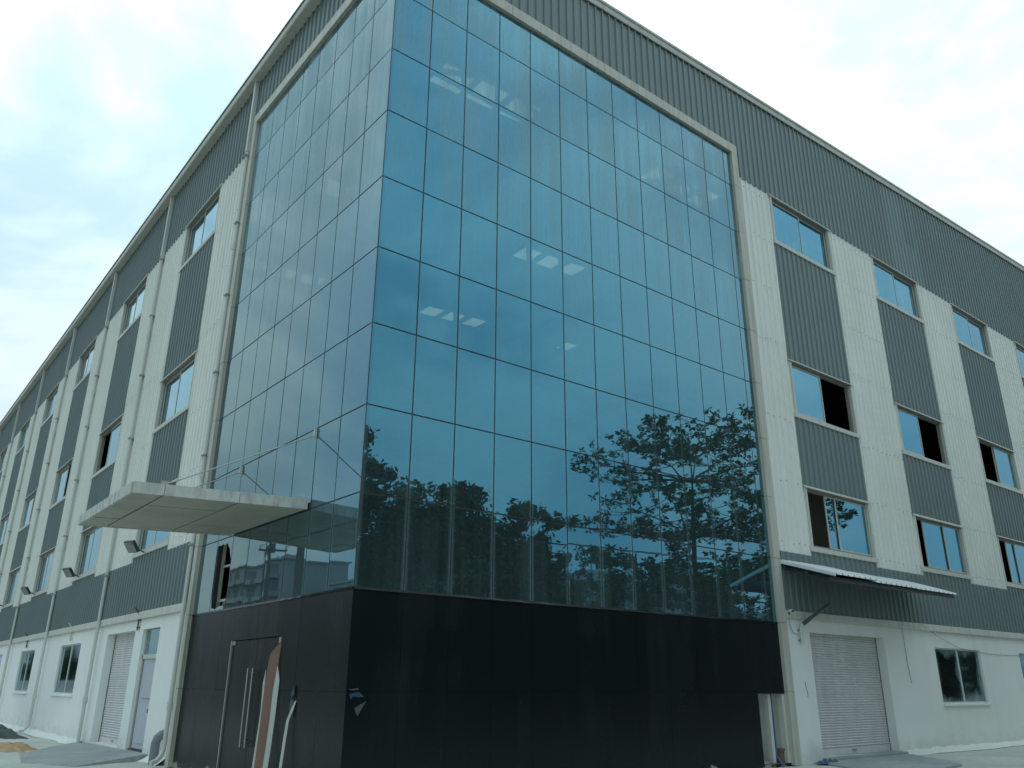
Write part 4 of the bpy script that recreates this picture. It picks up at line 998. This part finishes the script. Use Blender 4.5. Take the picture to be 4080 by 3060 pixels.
# dark sheet shed and pale houses across the road
SH = empty('shed', (46, -27, 0)); tag(SH, 'dark sheet metal shed with sloping roof mirrored at the glass foot', 'shed')
MB().box((-8, -6, 0), (8, 6, 5.2)).build('wall', 'shed_sheet', SH)
MB().prism([(-8.6, -6.6, 4.6), (8.6, -6.6, 7.4), (8.6, -6.6, 7.55), (-8.6, -6.6, 4.75)], (0, 13.2, 0)).build('roof', 'shed_sheet', SH)
MB().prism([(-8, -5.9, 5.15), (8, -5.9, 5.15), (8, -5.9, 7.2)], (0, 11.8, 0)).build('gable', 'shed_sheet', SH)
def house(x, y, w_, dpt, h, nfl, ncol, face_dir, label, roundb=False):
    root = empty('apartment_block' if nfl > 3 else 'house', (x, y, 0)); tag(root, label, 'building')
    MB().box((-w_/2, -dpt/2, 0), (w_/2, dpt/2, h)).build('wall', 'house_wall', root)
    MB().box((-w_/2-0.3, -dpt/2-0.3, h), (w_/2+0.3, dpt/2+0.3, h+0.3)).build('roof', 'house_wall', root)
    MB().box((-w_*0.15, -1.5, h+0.3), (w_*0.1, 1.5, h+2.6)).build('stair_head', 'house_wall', root)
    fh = h/nfl
    for fl in range(nfl):
        for c in range(ncol):
            if face_dir == 'x':
                yc = -dpt/2 + dpt*(c+0.5)/ncol
                MB().box((w_/2-0.05, yc-dpt/ncol*0.3, fl*fh+0.9), (w_/2+0.03, yc+dpt/ncol*0.3, fl*fh+fh*0.8)).build('window', 'house_dark', root)
                MB().box((w_/2, yc-dpt/ncol*0.42, fl*fh-0.08), (w_/2+1.2, yc+dpt/ncol*0.42, fl*fh+0.75)).build('balcony', 'house_wall', root)
            else:
                xc = -w_/2 + w_*(c+0.5)/ncol
                MB().box((xc-w_/ncol*0.28, dpt/2-0.05, fl*fh+0.9), (xc+w_/ncol*0.28, dpt/2+0.03, fl*fh+fh*0.8)).build('window', 'house_dark', root)
                MB().box((xc-w_/ncol*0.4, dpt/2, fl*fh-0.08), (xc+w_/ncol*0.4, dpt/2+0.7, fl*fh+0.1)).build('ledge', 'house_wall', root)
    return root
house(52, -48, 12, 9, 9.5, 3, 4, 'y', 'pale low house mirrored below the broad leaved tree')
house(66, -50, 10, 9, 12.0, 3, 3, 'y', 'pale taller house mirrored beside the dark shed')
A1 = house(-62, 146, 14, 26, 23, 7, 5, 'x', 'apartment block with balconies mirrored under the entrance canopy')
MB().tube([(3, 2, 25), (3, 2, 27.5)], 0.1).tube([(3, 5, 25), (3, 5, 27.5)], 0.1).box((2, 1, 26.2), (2.3, 7, 28)).build('billboard_frame', 'house_dark', A1)
house(-70, 118, 14, 18, 18, 6, 4, 'x', 'lower apartment block mirrored nearer the glass corner')
house(-66, 176, 14, 20, 15, 5, 4, 'x', 'grey apartment block mirrored beside the broken pane')
def pole(x, y, h, label):
    root = empty('utility_pole', (x, y, 0)); tag(root, label, 'pole', 'utility poles beside the yard')
    MB().tube([(0, 0, -0.2), (0, 0, h)], [0.17, 0.12], 10).build('post', 'pole_grey', root, smooth=True)
    MB().box((-0.9, -0.05, h-0.7), (0.9, 0.05, h-0.6)).build('crossarm', 'pole_grey', root)
    for k in (-0.8, 0, 0.8): MB().tube([(k, 0, h-0.6), (k, 0, h-0.4)], 0.05, 8).build('insulator', 'house_wall', root)
pole(-12.6, 34.0, 9.5, 'grey utility pole mirrored left under the entrance canopy')
pole(-12.9, 30.6, 9.5, 'grey utility pole mirrored right under the entrance canopy')
pole(-3.0, -20.0, 9.0, 'grey utility pole standing behind the dense tree row')
pole(36.0, -17.0, 9.0, 'grey utility pole standing near the dark shed')
def wire(p, q, s, label): tag(MB().tube(sag(p, q, s, 18), 0.014, 5).build('overhead_wire', 'dark_metal', None), label, 'wire', 'overhead wires')
for k, dx in enumerate((-0.8, 0, 0.8)):
    wire((-3+dx, -20, 8.6), (36+dx, -17, 8.6), 0.5, 'overhead wire sagging across the mirrored trees, %s of three' % ('lower', 'middle', 'upper')[k])
for k, dx in enumerate((-0.8, 0.8)):
    wire((-12.6+dx, 34, 9.1), (-12.9+dx, -40, 9.1), 1.4, 'overhead wire along the yard mirrored in the left glass, %s of two' % ('outer', 'inner')[k])
for (x, y, lb) in ((28.5, -24.0, 'small dark flag on a pole mirrored left of two'), (32.0, -24.5, 'small dark flag on a pole mirrored right of two')):
    root = empty('flag', (x, y, 0)); tag(root, lb, 'flag', 'flags beyond the trees')
    MB().tube([(0, 0, 0), (0, 0, 9.6)], 0.04, 8).build('flagpole', 'pole_grey', root)
    fm = MB()
    for i in range(7):
        t = i/6; fm.v += [(t*1.2, 0.1*math.sin(t*6), 9.5-0.12*t), (t*1.2, 0.1*math.sin(t*6+.4), 8.75-0.25*t)]
    for i in range(6): fm.f.append((2*i, 2*i+2, 2*i+3, 2*i+1))
    fm.build('cloth', 'flag_red', root)
